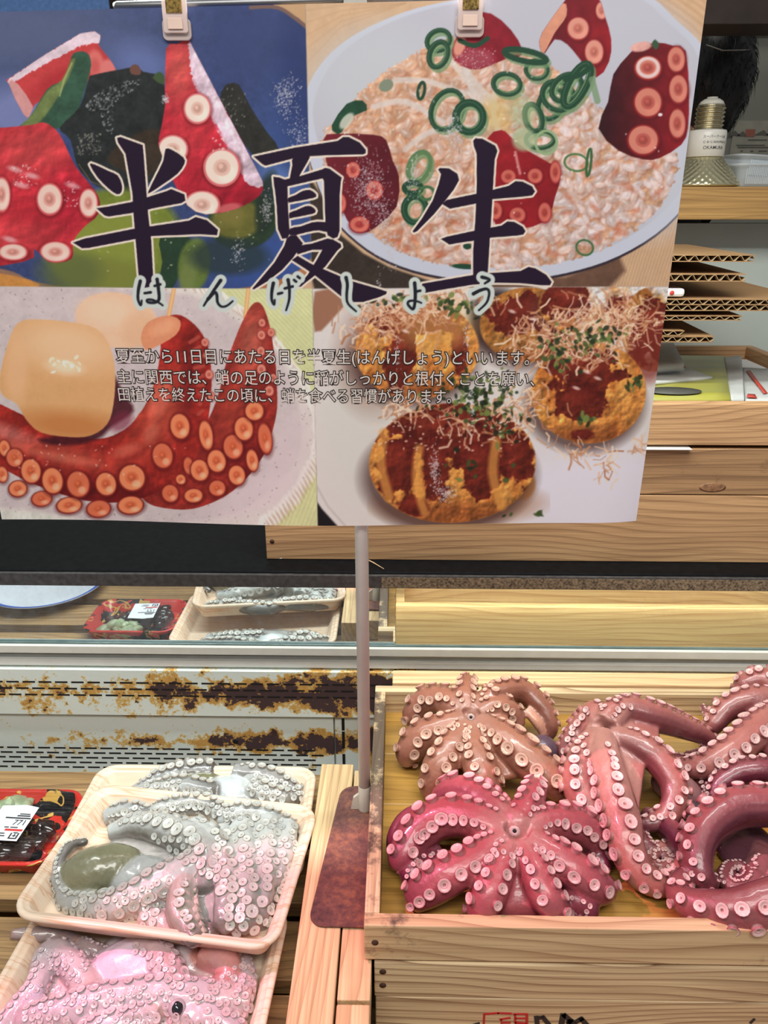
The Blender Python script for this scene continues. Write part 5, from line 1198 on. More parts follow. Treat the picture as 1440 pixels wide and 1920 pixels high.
poly([(134, 112), (140, 118), (110, 180), (70, 234), (40, 236), (60, 215), (88, 172), (116, 150)], (118, 132, 74), .9, 4, 3, var=.25); line([(135, 118), (120, 150), (112, 180)], 3, (176, 184, 120), .7)
poly([(166, 150), (176, 140), (246, 126), (258, 122), (268, 134), (306, 150), (312, 240), (306, 300), (270, 350), (200, 356), (150, 320), (132, 262), (112, 240), (150, 200)], (38, 42, 42), sm=3, var=.4)
poly([(244, 126), (254, 120), (264, 130), (262, 140), (246, 138)], (110, 72, 62), sm=2); poly([(286, 146), (298, 134), (308, 142), (306, 158)], (64, 84, 52), sm=2)
S_ = poly([(160, 200), (190, 170), (240, 150), (266, 152), (250, 170), (215, 195), (212, 250), (196, 240), (185, 214)], 0, sm=3, get=True)
emboss(PA * S_, .9, NF, 1)
within(PA * S_); flecks(420, 155, 145, 270, 262, (150, 154, 156), (.8, 2.2), .8)
within(PA); poly([(256, 250), (300, 244), (302, 290), (276, 330), (200, 300)], (58, 46, 36), .9, 6, 3, var=.3); flecks(90, 145, 250, 190, 290, (140, 140, 130), (.7, 1.6)); line([(148, 308), (170, 340), (200, 352)], 1.5, (150, 130, 90), .6)
ell(210, 450, 130, 96, (118, 132, 50), -8, 1, 14, .16); ell(205, 455, 90, 60, (142, 152, 64), -8, .7, 40); ell(185, 520, 80, 40, (122, 128, 56), 0, .8, 20); ell(130, 510, 60, 40, (92, 104, 60), 0, .7, 24)
poly([(300, 445), (350, 440), (360, 470), (334, 520), (318, 545), (296, 545), (304, 490)], (38, 62, 44), sm=3, var=.2); ell(364, 495, 30, 50, (96, 116, 54), 8, 1, 6, .2); ell(352, 520, 16, 40, (120, 134, 74), 8, .7, 10)
ell(455, 412, 66, 54, (40, 58, 40), -8, 1, 5, .25); ell(444, 410, 48, 36, (104, 102, 46), -8, 1, 8, .15); ell(436, 404, 26, 18, (130, 120, 60), -8, .7, 14); ell(430, 480, 74, 34, (40, 54, 56), 0, .8, 14); ell(500, 380, 20, 60, (36, 48, 40), 10, .9, 8)
flecks(40, 180, 380, 520, 520, (196, 200, 160), (.8, 1.6))
poly([(422, 160), (432, 156), (448, 158), (470, 200), (500, 246), (524, 282), (476, 292), (440, 240), (412, 190)], (44, 44, 40), sm=2, var=.35); flecks(40, 415, 165, 460, 240, (140, 136, 124))
T = poly([(311, 92), (330, 82), (352, 75), (360, 86), (420, 200), (482, 318), (493, 345), (486, 366), (444, 390), (386, 400), (352, 384), (326, 342), (300, 280), (298, 255), (309, 200)], 0, get=True, sm=2)
within(PA * T); put(region(280, 60, 510, 410), T[region(280, 60, 510, 410)], (190, 40, 56), 1, .14)
ell(335, 130, 30, 60, (206, 84, 78), 0, .85, 36); ell(350, 250, 40, 60, (206, 60, 66), 20, .5, 40); ell(440, 372, 60, 26, (150, 24, 42), -10, .8, 24); ell(362, 340, 20, 40, (168, 30, 46), 0, .6, 18)
poly([(354, 76), (364, 88), (420, 200), (484, 318), (494, 348), (470, 346), (448, 318), (404, 232), (364, 156), (356, 120)], (226, 198, 214), sm=2, var=.2, rough=4); line([(372, 120), (420, 220), (462, 306)], 4, (244, 228, 236), .6, 4); line([(362, 150), (400, 225), (446, 312)], 5, (206, 120, 140), .5, 5)
emboss(PA * T, .26); emboss(PA * T, .5, NB, 8)
for s_ in ((370, 203, 26, 29), (324, 279, 29, 27), (416, 313, 35, 36), (379, 383, 34, 27)): sucker(*s_, (244, 222, 208), (222, 110, 112), 0, (232, 180, 164))
ell(430, 390, 24, 10, (226, 120, 120), -10, .7, 5); flecks(14, 395, 240, 420, 290, (255, 235, 235), (1, 2))
within(PA)
T = poly([(-160, 250), (0, 240), (60, 234), (84, 230), (112, 252), (142, 312), (184, 366), (184, 402), (160, 424), (138, 452), (134, 486), (92, 492), (64, 468), (44, 492), (-160, 496)], 0, get=True, sm=3)
within(PA * T); put(region(-150, 220, 200, 510), T[region(-150, 220, 200, 510)], (192, 44, 56), 1, .12)
ell(60, 280, 80, 46, (206, 70, 72), -6, .8, 50); ell(130, 370, 40, 60, (160, 24, 46), 20, .5, 40); ell(30, 440, 70, 40, (206, 66, 70), 0, .6, 40); ell(60, 400, 50, 20, (168, 30, 44), 0, .5, 24); ell(-70, 340, 60, 60, (176, 40, 52), 0, .6, 50)
emboss(PA * T, .26); emboss(PA * T, .6, NB, 8)
for s_ in ((93, 374, 25, 31), (166, 381, 18, 28), (3, 366, 17, 34), (104, 473, 30, 20), (24, 474, 28, 16), (-70, 390, 26, 30), (-100, 470, 26, 18)): sucker(*s_, (240, 206, 192), (214, 84, 88), 0, (226, 150, 138))
for (x, y) in ((40, 348), (60, 330), (28, 318), (136, 348), (18, 450)): ell(x, y, 13, 5, (250, 214, 214), 15, .6, 5)
flecks(30, 20, 310, 70, 350, (255, 240, 240)); flecks(20, 120, 340, 150, 390, (255, 230, 235))

# ---- print 2: bowl of octopus rice
PB = (np.clip(XX - xs_(YY) + .5, 0, 1) * np.clip(YS + .8 - YY + .5, 0, 1)).astype(np.float32)
within(PB); R_ = region(560, -12, 1350, 545)
put(R_, np.ones_like(XX[R_]), (214, 176, 140), 1, .06)
for k in range(46):
    x = 1130 + 6 * k; line([(x, 420), (x - 40, 545)], 2.2, (186, 140, 106), .5, 2)
for k in range(9): line([(1180 + 22 * k, -20), (1300 + 20 * k, 70), (1330 + 18 * k, 160)], 5, (196, 150, 112), .5, 4, sm=4)
for k in range(5): line([(572 + 3 * k, 20 + 22 * k), (640, 10 + 10 * k), (760, 6)], 3, (196, 156, 120), .4, 3)
poly([(580, 330), (640, 440), (730, 500), (840, 545), (590, 545)], (56, 46, 40), sm=2, var=.3, s=5)
poly([(900, 520), (1060, 520), (1160, 480), (1140, 545), (880, 545)], (96, 66, 52), .9, 10, 2, var=.2)
bowl = [(566, 240), (574, 170), (610, 110), (670, 62), (760, 22), (850, 0), (940, -14), (1180, -20), (1270, 40), (1330, 110), (1345, 240), (1315, 340), (1250, 424), (1160, 482), (1060, 514), (960, 526), (850, 522), (750, 498), (670, 452), (610, 380)]
poly([(x, y + 5) for x, y in bowl], (52, 42, 52), sm=4, s=2.5); poly(bowl, (204, 208, 224), sm=4)
c_ = np.array([940, 250]); inner = [tuple(c_ + (np.array(p) - c_) * 0.945 + np.array([2, -8])) for p in bowl]
poly(inner, (194, 192, 204), sm=4, s=3); ell(700, 150, 120, 90, (200, 204, 210), -20, .8, 80); ell(1190, 80, 110, 80, (196, 196, 208), 20, .8, 60)
ell(1262, 330, 60, 110, (206, 210, 222), 25, .7, 50)
mound = [(603, 262), (640, 216), (690, 160), (760, 110), (850, 70), (940, 84), (1030, 120), (1110, 190), (1190, 260), (1262, 282), (1268, 330), (1232, 396), (1150, 458), (1050, 494), (930, 504), (800, 488), (700, 440), (630, 360)]
M_ = poly(mound, 0, get=True, sm=4, rough=8); within(PB * M_)
put(R_, M_[R_], (206, 150, 112), 1, .25); ell(760, 300, 120, 80, (196, 120, 72), 0, .6, 60); ell(900, 440, 220, 50, (190, 116, 80), 0, .6, 50); ell(880, 210, 110, 60, (206, 170, 110), 0, .6, 50)
put(R_, M_[R_], (226, 186, 160), .5, .4)
for _ in range(2000):
    x, y = prg.uniform(590, 1275), prg.uniform(90, 510)
    if M_[int(y - PY0), int(x - PX0)] < .5: continue
    k = np.clip((x - 700) / 400 + (y - 250) / 700, 0, 1) + prg.uniform(-.35, .35); b = prg.uniform(.86, 1.06)
    cc = np.array([226, 178, 146]) * (1 - k) + np.array([234, 208, 200]) * k; L = prg.uniform(9, 15); an = prg.uniform(0, 180); wd = prg.uniform(.46, .62)
    ell(x + 2, y + 2.5, L, L * wd, (178, 106, 78), an, .5, 5); ell(x, y, L, L * wd, cc * b, an, .9, 3.5); ell(x + 1, y + 1.5, L * .7, L * wd * .6, cc * b * .94, an, .5, 5); ell(x - 2, y - 2, L * .45, L * .16, (252, 242, 240), an, .55, 3)
for _ in range(60):
    x, y = prg.uniform(640, 1240), prg.uniform(300, 500)
    if M_[int(y - PY0), int(x - PX0)] > .5: ell(x, y, prg.uniform(8, 18), prg.uniform(4, 8), (196, 96, 60), prg.uniform(0, 180), .45, 6)
emboss(PB * M_, .18)
within(PB)
for pts in ([(800, 84), (850, 120), (905, 190)], [(860, 96), (880, 140), (930, 200)], [(740, 150), (800, 152), (870, 176)], [(870, 110), (890, 190), (900, 240)], [(930, 160), (925, 210), (935, 246)], [(700, 200), (760, 190), (830, 230)], [(760, 280), (800, 250), (850, 240)]): line(pts, 11, (222, 208, 200), .85, 4, sm=4, var=.1)
ell(930, 215, 30, 34, (216, 186, 110), 0, .6, 24)
def piece(pts, c0, c1, sm=2):
    T = poly(pts, 0, get=True, sm=sm); P = np.array(pts); sl = region(P[:, 0].min() - 4, P[:, 1].min() - 4, P[:, 0].max() + 4, P[:, 1].max() + 4)
    within(PB * T); f = np.clip((XX[sl] - P[:, 0].min()) / np.ptp(P[:, 0]), 0, 1)[..., None]; c = np.array(c0) * (1 - f) + np.array(c1) * f
    m = (T * PB)[sl][..., None]; CV[sl] = CV[sl] * (1 - m) + c * (1 + .3 * (NM[sl] - .5))[..., None] * m
    return T
piece([(846, 100), (862, 60), (900, 22), (940, 38), (972, 76), (978, 104), (950, 110), (900, 130), (866, 124)], (150, 30, 48), (128, 24, 36)); ell(892, 110, 34, 18, (176, 90, 104), 0, .6, 8); flecks(90, 850, 90, 930, 130, (224, 196, 196), (.6, 1.2)); ell(862, 86, 10, 20, (226, 150, 130), 20, 1, 4)
within(PB)
T = piece([(1012, 90), (1016, 62), (1060, 0), (1070, -14), (1116, -14), (1134, 30), (1146, 74), (1142, 116), (1118, 146), (1086, 110), (1064, 84), (1040, 74), (1022, 100)], (90, 22, 32), (150, 30, 38))
poly([(1012, 92), (1016, 60), (1056, 6), (1062, 30), (1040, 62), (1020, 100)], (222, 150, 122), sm=3, var=.1)
for s_ in ((1084, 54, 22, 23), (1114, 98, 19, 25), (1128, 20, 12, 18)): sucker(*s_, (226, 150, 132), (150, 36, 42), 0, (206, 116, 100))
within(PB)
T = piece([(1122, 242), (1140, 192), (1150, 140), (1178, 104), (1196, 88), (1232, 80), (1262, 86), (1286, 96), (1292, 180), (1290, 240), (1278, 272), (1236, 298), (1206, 300), (1160, 284)], (46, 18, 24), (150, 30, 38))
within(PB)
for s_ in ((1215, 128, 27, 24), (1268, 112, 18, 26), (1215, 193, 28, 30), (1272, 168, 19, 29), (1206, 264, 31, 30), (1270, 233, 17, 30)): sucker(*s_, (216, 130, 112), (140, 32, 36), 0, (186, 84, 76))
ringp(1215, 127, 19, 17, 6, (236, 222, 224), 0, .8); ell(1202, 88, 20, 9, (228, 168, 158), -12, 1, 3, .15); poly([(1222, 84), (1228, 74), (1236, 84), (1230, 94)], (56, 84, 60), sm=2); ell(1238, 216, 4, 3, (250, 230, 230))
T = piece([(606, 262), (630, 250), (700, 252), (724, 262), (736, 300), (748, 330), (744, 386), (706, 424), (676, 436), (650, 410), (622, 340)], (120, 34, 44), (86, 22, 32)); within(PB)
for s_ in ((702, 356, 17, 19), (674, 420, 20, 16), (662, 318, 14, 16), (636, 380, 14, 20)): sucker(*s_, (216, 112, 96), (150, 34, 42), 0, (180, 60, 60))
T = piece([(912, 262), (940, 244), (956, 256), (990, 284), (1040, 312), (1052, 330), (1040, 372), (1030, 404), (1000, 426), (930, 424), (912, 340)], (160, 30, 38), (140, 26, 34)); within(PB)
for s_ in ((953, 332, 15, 14), (1003, 331, 15, 15), (1041, 324, 11, 22), (1021, 400, 13, 20), (970, 404, 16, 15), (928, 396, 14, 18)): sucker(*s_, (206, 104, 90), (160, 34, 40), 0, (176, 64, 58))
line([(966, 286), (971, 310), (975, 326)], 5, (232, 170, 164), .7, 3)
DG, MG, LG = (34, 70, 50), (70, 110, 70), (150, 176, 130)
for (x, y, rx, ry, w, c, a) in ((822, 76, 22, 18, 8, DG, -30), (822, 102, 16, 24, 9, DG, 20), (838, 206, 28, 38, 8, DG, 25), (880, 220, 25, 27, 13, DG, 0), (950, 158, 25, 19, 8, DG, 8), (1006, 131, 20, 17, 7, DG, 8), (985, 105, 40, 10, 9, DG, 12), (1033, 195, 22, 30, 8, DG, 25), (1000, 222, 15, 26, 9, DG, -15), (1046, 180, 30, 26, 9, DG, 30), (1062, 165, 30, 22, 9, DG, -35), (1082, 160, 16, 44, 12, DG, 28), (1012, 262, 26, 16, 7, DG, 0), (1024, 268, 20, 22, 5, LG, 0), (786, 312, 18, 28, 9, (96, 130, 84), 24), (774, 352, 16, 10, 8, DG, 0), (778, 392, 20, 24, 11, DG, 0), (800, 362, 14, 12, 6, MG, 0), (1080, 306, 22, 16, 4, (80, 120, 70), 8), (1104, 306, 4, 26, 5, (60, 100, 60), 6), (1096, 466, 16, 14, 4, MG, 20), (790, 170, 6, 16, 6, DG, 10)):
    if w >= 7: ringp(x + 4, y + 6, rx, ry, w + 2, (112, 146, 104), a, .75)
    ringp(x, y, rx, ry, w + (2 if w >= 7 else 0), c, a)
    if w >= 7 and min(rx, ry) > 12: ringp(x + 1, y + 1, rx - w * .55, ry - w * .55, 2.2, (150, 176, 126), a, .7); ringp(x - 1, y - 1, rx + 1, ry + 1, 1.6, (84, 120, 92), a, .6)
poly([(622, 234), (650, 194), (680, 188), (688, 206), (660, 218), (640, 248), (628, 248)], DG, sm=2, var=.3); ell(650, 226, 9, 18, (206, 206, 190), 40, .9, 3)
ell(724, 160, 14, 11, (130, 140, 120), -30); line([(862, 76), (890, 86), (914, 72)], 9, DG, sm=3); ell(982, 262, 22, 22, (176, 190, 150), 0, .8, 8); ell(980, 210, 24, 30, (170, 190, 140), 0, .5, 14); line([(1060, 150), (1090, 140), (1105, 128)], 10, DG); line([(1110, 150), (1120, 190)], 12, (120, 150, 110), .8)
ell(872, 500, 26, 5, DG, 4); ell(876, 462, 8, 6, DG)
flecks(120, 640, 110, 1250, 480, (255, 246, 240), (.8, 2), .7, M_)

# ---- print 3: simmered octopus leg with radish
PC_ = (np.clip(xs_(YY) + .8 - XX + .5, 0, 1) * np.clip(YY - YS + .5, 0, 1)).astype(np.float32)
within(PC_); R_ = region(-150, 530, 620, 1000)
put(R_, np.ones_like(XX[R_]), (206, 206, 154), 1, .06)
for k in range(60): line([(380 + 9 * k, 530), (560 + 9 * k, 720)], 1.6, (176, 178, 122), .5, 2); line([(470 + 8 * k, 1000), (420 + 8 * k + 100, 870)], 1.6, (176, 172, 110), .4, 2)
bw = [(-160, 545), (60, 530), (340, 528), (420, 560), (500, 620), (572, 720), (596, 800), (592, 850), (556, 920), (500, 975), (440, 1010), (100, 1010), (-160, 960)]
poly(bw, (212, 202, 196), sm=4, var=.06)
for i, p in enumerate(smooth_pts(bw, 9)): 
    if 330 < p[0] < 600: ell(p[0], p[1], 15, 6, (236, 230, 222), 60 + 20 * math.sin(i), .9, 3); ell(p[0] + 3, p[1] + 5, 12, 3, (166, 128, 104), 60, .5, 3)
poly([(-160, 560), (300, 545), (430, 590), (520, 660), (560, 760), (560, 850), (500, 920), (420, 965), (250, 985), (60, 960), (-160, 900)], (196, 182, 182), sm=4, s=8, var=.08)
ell(540, 850, 40, 90, (210, 192, 194), 25, .6, 30); ell(470, 930, 90, 30, (214, 196, 200), -25, .6, 24)
BW = poly(bw, 0, get=True, sm=4); flecks(700, -150, 540, 600, 985, (120, 108, 110), (.6, 1.4), .7, BW)
ell(40, 985, 120, 22, (206, 206, 196), 5, .8, 6, .2)
ell(218, 600, 78, 52, (224, 184, 152), 8, 1, 4, .04); ell(200, 585, 50, 28, (230, 198, 170), 8, .6, 24); ell(262, 620, 34, 34, (214, 168, 130), 0, .6, 18)
for (p0, p1) in (((327, 536), (316, 592)), ((466, 536), (460, 592))): line([p0, p1], 8, (216, 160, 104)); line([p0, p1], 3, (236, 196, 146), .7)
def legm(pts, ws):
    M = np.zeros((PH, PW), np.float32); P = smooth_pts(pts, 8, False); W = np.interp(np.linspace(0, 1, len(P)), np.linspace(0, 1, len(ws)), ws)
    for (x, y), w in zip(P, W):
        sl, m = ell(x, y, w, w, 0, get=True, s=2); M[sl] = np.maximum(M[sl], m)
    return M
M2 = legm([(482, 574), (478, 620), (470, 690), (462, 760), (440, 820), (400, 870), (350, 900), (300, 905)], [10, 30, 48, 58, 62, 60, 54, 46]); within(PC_ * M2)
put(R_, M2[R_], (140, 40, 34), 1, .25); ell(470, 640, 24, 60, (176, 92, 74), 8, .7, 30); ell(435, 770, 30, 60, (168, 60, 46), 10, .7, 34); ell(470, 860, 60, 40, (90, 18, 20), 0, .6, 30)
M1 = legm([(-160, 790), (-60, 800), (20, 830), (90, 862), (180, 884), (256, 868), (312, 816), (340, 740), (346, 660), (330, 620)], [60, 58, 54, 56, 60, 66, 66, 56, 46, 32]); within(PC_ * M1)
put(R_, M1[R_], (146, 36, 30), 1, .22); ell(300, 770, 40, 70, (186, 78, 58), 20, .7, 44); ell(120, 856, 90, 20, (176, 72, 56), 12, .7, 24); ell(250, 850, 40, 30, (170, 56, 44), -30, .6, 26); ell(180, 930, 160, 26, (90, 14, 18), 4, .7, 24); ell(352, 720, 14, 90, (104, 24, 26), 6, .6, 16); ell(0, 810, 60, 14, (206, 130, 120), 18, .6, 16)
emboss(PC_ * np.maximum(M1, M2), .28); emboss(PC_ * np.maximum(M1, M2), .6, NB, 8)
for (x_, y_, a_, b_, r_) in ((300, 745, 18, 40, 20), (120, 862, 60, 8, 10), (235, 845, 26, 10, -20), (20, 838, 40, 7, 14), (432, 740, 12, 34, 8), (474, 650, 10, 40, 8), (282, 812, 12, 20, 30)): ell(x_, y_, a_, b_, (226, 128, 104), r_, .4, 10)
for k in range(9): line([(356 + 3 * k, 640 + 16 * k), (384 - abs(k - 4) * 3, 630 + 18 * k)], 7, (176, 72, 60), .8, 3)
within(PC_); poly([(264, 632), (276, 604), (312, 590), (338, 600), (330, 626), (290, 650), (272, 654)], (214, 140, 102), sm=3, var=.08); ell(305, 614, 24, 12, (228, 164, 126), -24, .6, 10)
poly([(205, 700), (232, 740), (250, 770), (210, 800), (180, 826), (120, 838), (70, 826), (180, 800)], (62, 18, 26), .9, 8, 3, var=.3); ell(226, 790, 24, 16, (120, 40, 60), -40, .6, 10)
poly([(-160, 640), (-60, 626), (-20, 680), (-30, 770), (-160, 790)], (216, 164, 118), sm=3, s=3)
dk = [(20, 628), (38, 604), (70, 600), (130, 604), (180, 616), (206, 650), (216, 700), (212, 760), (200, 796), (170, 818), (130, 822), (76, 814), (48, 790), (30, 760), (2, 742), (0, 700)]
DK = poly(dk, 0, get=True, sm=3, s=2.5); within(PC_ * DK); put(R_, DK[R_], (212, 160, 108), 1, .04)
ell(125, 650, 90, 44, (228, 190, 152), 8, .8, 50); ell(130, 800, 100, 26, (186, 112, 58), 4, .8, 30); ell(30, 700, 20, 60, (226, 178, 136), 0, .6, 16); ell(120, 690, 30, 12, (244, 226, 200), 8, .6, 14); flecks(16, 90, 670, 150, 700, (255, 246, 232), (1.5, 3.5))
within(PC_)
for i, (x, y, rx, ry) in enumerate(((77, 939, 20, 15), (33, 920, 18, 16), (128, 951, 25, 16), (183, 957, 24, 17), (243, 949, 26, 18), (362, 928, 19, 14), (407, 913, 17, 16), (444, 888, 17, 20), (473, 860, 12, 22), (318, 925, 17, 18), (4, 893, 11, 16), (8, 844, 11, 17), (27, 862, 17, 19), (57, 887, 20, 25), (97, 905, 21, 27), (145, 911, 23, 27), (197, 910, 21, 24), (246, 897, 27, 27), (304, 854, 21, 26), (337, 798, 20, 26), (386, 814, 14, 30), (353, 872, 10, 18), (374, 880, 19, 22), (406, 862, 19, 23), (437, 835, 20, 25), (457, 801, 19, 24), (477, 768, 19, 19), (497, 819, 14, 31), (-40, 850, 18, 24), (-80, 846, 20, 26), (-122, 842, 20, 26), (338, 898, 10, 10))):
    sucker(x, y, rx, ry, (222, 128, 86) if i % 3 else (206, 104, 72), (120, 30, 26), -8, (206, 96, 60), (70, 10, 14))
    ell(x + rx * .3, y + ry * .4, rx * .3, ry * .25, (250, 206, 170), 0, .5, 4)
for (x, y, r) in ((491, 603, 7), (490, 626, 8), (508, 621, 7), (489, 656, 8), (506, 664, 7), (490, 690, 9), (512, 706, 7), (505, 730, 9), (384, 640, 7), (388, 664, 7), (392, 700, 8), (396, 740, 7)): sucker(x, y, r, r * 1.15, (212, 132, 112), (140, 40, 40), 0, (186, 90, 76))
flecks(40, 30, 830, 480, 900, (255, 220, 200), (.8, 2), .6, M1)

# ---- print 4: octopus dumplings with sauce and flakes
PD = (np.clip(XX - xs_(YY) - .8 + .5, 0, 1) * np.clip(YY - YS - .8 + .5, 0, 1)).astype(np.float32)
within(PD); R_ = region(580, 530, 1350, 1000)
put(R_, np.ones_like(XX[R_]), (214, 206, 202), 1, .02)
ell(1130, 930, 220, 90, (224, 218, 232), 0, .8, 80); ell(680, 820, 80, 140, (206, 202, 194), 0, .7, 60); poly([(590, 545), (660, 545), (620, 600), (590, 620)], (150, 104, 82), sm=2, s=5)
poly([(590, 930), (604, 950), (636, 985), (660, 1000), (590, 1000)], (24, 20, 22), s=4); line([(590, 900), (615, 945), (655, 990)], 4, (190, 180, 176), .8, 3)
def ball(cx, cy, rx, ry, sauce, lum=1.0):
    ell(cx - 8, cy + ry * .22, rx * 1.04, ry * .96, (70, 44, 40), 0, .75, 22); ell(cx, cy, rx, ry, np.array((190, 122, 58)) * lum, 0, 1, 3, .3)
    sl, m = ell(cx, cy, rx, ry, 0, get=True, s=3); M = np.zeros((PH, PW), np.float32); M[sl] = m; within(PD * M)
    for _ in range(46):
        a, q = prg.uniform(0, 6.28), math.sqrt(prg.random()); ell(cx + rx * q * math.cos(a), cy + ry * q * math.sin(a), prg.uniform(8, 30), prg.uniform(4, 12), np.array([(226, 164, 84), (170, 96, 40), (214, 150, 72), (150, 76, 30)][prg.integers(4)]) * lum, prg.uniform(50, 130), .45, 8)
    ell(cx, cy + ry * .95, rx * .9, ry * .3, (120, 58, 28), 0, .7, 26)
    emboss(PD * M, .32); emboss(PD * M, .12, NF, 1)
    for (dx, dy, ax, ay, an) in sauce: ellr(cx + dx, cy + dy, ax, ay, (92, 26, 20), an, .94, 5, .45, .4); ellr(cx + dx - 4, cy + dy - ay * .3, ax * .5, ay * .3, (140, 48, 34), an, .5, 10, .5)
    emboss(PD * M, .45)
    return M
ell(930, 600, 50, 60, (34, 26, 28), 0, .9, 20)
ball(990, 610, 90, 70, [(0, -20, 80, 40, 0), (40, 20, 18, 40, 10)], .8); ball(1120, 575, 110, 60, [(-60, -10, 50, 40, 20), (60, 10, 50, 30, -10)], .9); ball(1225, 620, 60, 80, [(0, 0, 50, 60, 0)], .8); within(PD); ell(1215, 660, 40, 60, (120, 40, 30), 0, .7, 16)
ell(700, 670, 70, 100, (120, 70, 50), 0, .4, 40)
ball(782, 655, 116, 92, [(0, -60, 100, 34, 0), (-30, 10, 26, 66, 8), (80, 0, 16, 60, -6)], 1.05); within(PD); ell(818, 610, 70, 46, (226, 176, 92), 0, .5, 30)
ball(1104, 738, 108, 96, [(-10, -40, 70, 50, 10), (-20, 20, 46, 36, 0), (-14, 80, 20, 10, 0)], 1.02); within(PD)
ell(860, 945, 150, 40, (150, 88, 40), 0, .6, 20); ell(985, 915, 18, 26, (190, 120, 60), 20, .9, 6)
ball(848, 868, 156, 112, [(0, -60, 136, 60, 0), (-100, 0, 36, 60, 16), (-30, 10, 26, 70, 4), (50, 6, 40, 66, -8), (120, -10, 30, 56, -10), (-70, 80, 30, 20, 10)]); within(PD)
for (x, y, w) in ((720, 870, 30), (786, 900, 26), (930, 890, 30)): line([(x, y - 60), (x - 6, y), (x + 10, y + 60)], w * .6, (216, 148, 70), .7, 8, sm=4)
for (cx, cy, sx, sy, n) in ((1090, 640, 90, 50, 330), (1120, 600, 100, 30, 110), (760, 585, 90, 30, 240), (850, 560, 80, 20, 90), (960, 770, 60, 50, 130), (760, 760, 50, 26, 70), (1000, 640, 40, 40, 70), (1180, 600, 70, 40, 130), (700, 620, 40, 30, 50), (880, 800, 60, 30, 40), (1080, 850, 22, 18, 26), (1140, 880, 14, 34, 26), (1195, 845, 14, 10, 14)):
    for _ in range(n):
        x, y = prg.normal(cx, sx * .55), prg.normal(cy, sy * .55); an = prg.uniform(0, 6.28); L = prg.uniform(8, 34); b = prg.uniform(-.6, .6); c = np.array([(226, 180, 146), (196, 138, 100), (238, 206, 178), (170, 108, 74)][prg.integers(4)])
        line([(x, y), (x + L * .5 * math.cos(an), y + L * .5 * math.sin(an)), (x + L * math.cos(an + b), y + L * math.sin(an + b))], prg.uniform(1.2, 4.5), c, prg.uniform(.5, .9), 1.8)
for (cx, cy, sx, sy, n) in ((890, 745, 70, 40, 150), (1110, 640, 50, 26, 60), (1050, 660, 30, 40, 40), (860, 575, 40, 14, 36), (740, 560, 50, 14, 24), (1190, 720, 12, 16, 12), (940, 800, 40, 30, 26), (1100, 790, 14, 14, 10), (880, 870, 60, 30, 12), (990, 970, 60, 8, 6)):
    for _ in range(n):
        x, y = prg.normal(cx, sx * .6), prg.normal(cy, sy * .6); ell(x, y, prg.uniform(2, 8), prg.uniform(2, 5), [(36, 52, 28), (60, 78, 40), (28, 36, 22), (110, 124, 62)][prg.integers(4)], prg.uniform(0, 180), .85, 2)
for _ in range(70): x, y = prg.uniform(700, 990), prg.uniform(790, 850); ell(x, y, prg.uniform(1, 3), prg.uniform(1, 2.4), (236, 196, 170), 0, .7, 2)
for (x, y) in ((1100, 700), (1120, 712), (1080, 730), (760, 620), (1000, 600), (960, 585)): ell(x, y, 7, 3, (250, 220, 210), 20, .7, 3)
within(None)
line([(xs_(0), -12), (xs_(1000), 1000)], 1.2, (150, 140, 136), .5); line([(-150, YS), (xs_(YS), YS), (1300, YS + 1)], 1.4, (190, 180, 172), .5)

# ---- pale specks: glare on the scuffed laminate, painted into the colour
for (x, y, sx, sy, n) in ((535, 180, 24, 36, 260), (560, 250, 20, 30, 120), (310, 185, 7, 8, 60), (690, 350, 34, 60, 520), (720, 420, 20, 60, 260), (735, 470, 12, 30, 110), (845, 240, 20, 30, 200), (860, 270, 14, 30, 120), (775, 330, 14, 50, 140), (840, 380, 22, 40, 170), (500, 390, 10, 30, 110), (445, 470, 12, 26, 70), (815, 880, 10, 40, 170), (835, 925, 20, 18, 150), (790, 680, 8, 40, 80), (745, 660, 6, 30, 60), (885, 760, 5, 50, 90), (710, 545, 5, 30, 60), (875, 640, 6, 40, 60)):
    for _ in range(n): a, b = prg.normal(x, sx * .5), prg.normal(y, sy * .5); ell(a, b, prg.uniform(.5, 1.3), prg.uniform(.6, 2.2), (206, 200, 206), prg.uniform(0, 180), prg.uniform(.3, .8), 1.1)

CV[:] = np.clip(CV * (1 + .10 * PC_ + .09 * PD)[..., None], 0, 245); CV[:] = CV * 0.95 + np.array([126, 116, 116], np.float32) * 0.05  # grey veil mixed in last: laminate haze painted into all print colours

# ---- lettering: three brush characters and their reading
INKC, HALO = (38, 24, 44), (236, 220, 204)
k4 = lambda pts, ox, oy, f: [(ox + x / f, oy + y / f) for x, y in pts]
CH = [
 [(219, 258), (226, 256), (268, 271), (270, 292), (275, 360), (278, 400), (284, 450), (289, 545), (262, 545), (254, 450), (250, 400), (248, 362), (240, 317), (235, 288), (221, 267)],
 [(168, 308), (178, 308), (204, 320), (221, 328), (229, 346), (228, 360), (219, 364), (204, 354), (183, 333)],
 [(310, 278), (323, 280), (344, 294), (346, 306), (333, 325), (304, 346), (281, 361), (278, 358), (292, 329), (306, 300)],
 [(180, 390), (200, 387), (250, 377), (312, 357), (321, 353), (346, 363), (348, 375), (340, 380), (292, 389), (254, 398), (204, 406), (196, 404)],
 [(136, 455), (158, 447), (250, 428), (354, 412), (367, 405), (388, 411), (409, 429), (407, 440), (375, 438), (283, 442), (167, 465), (154, 466)]]
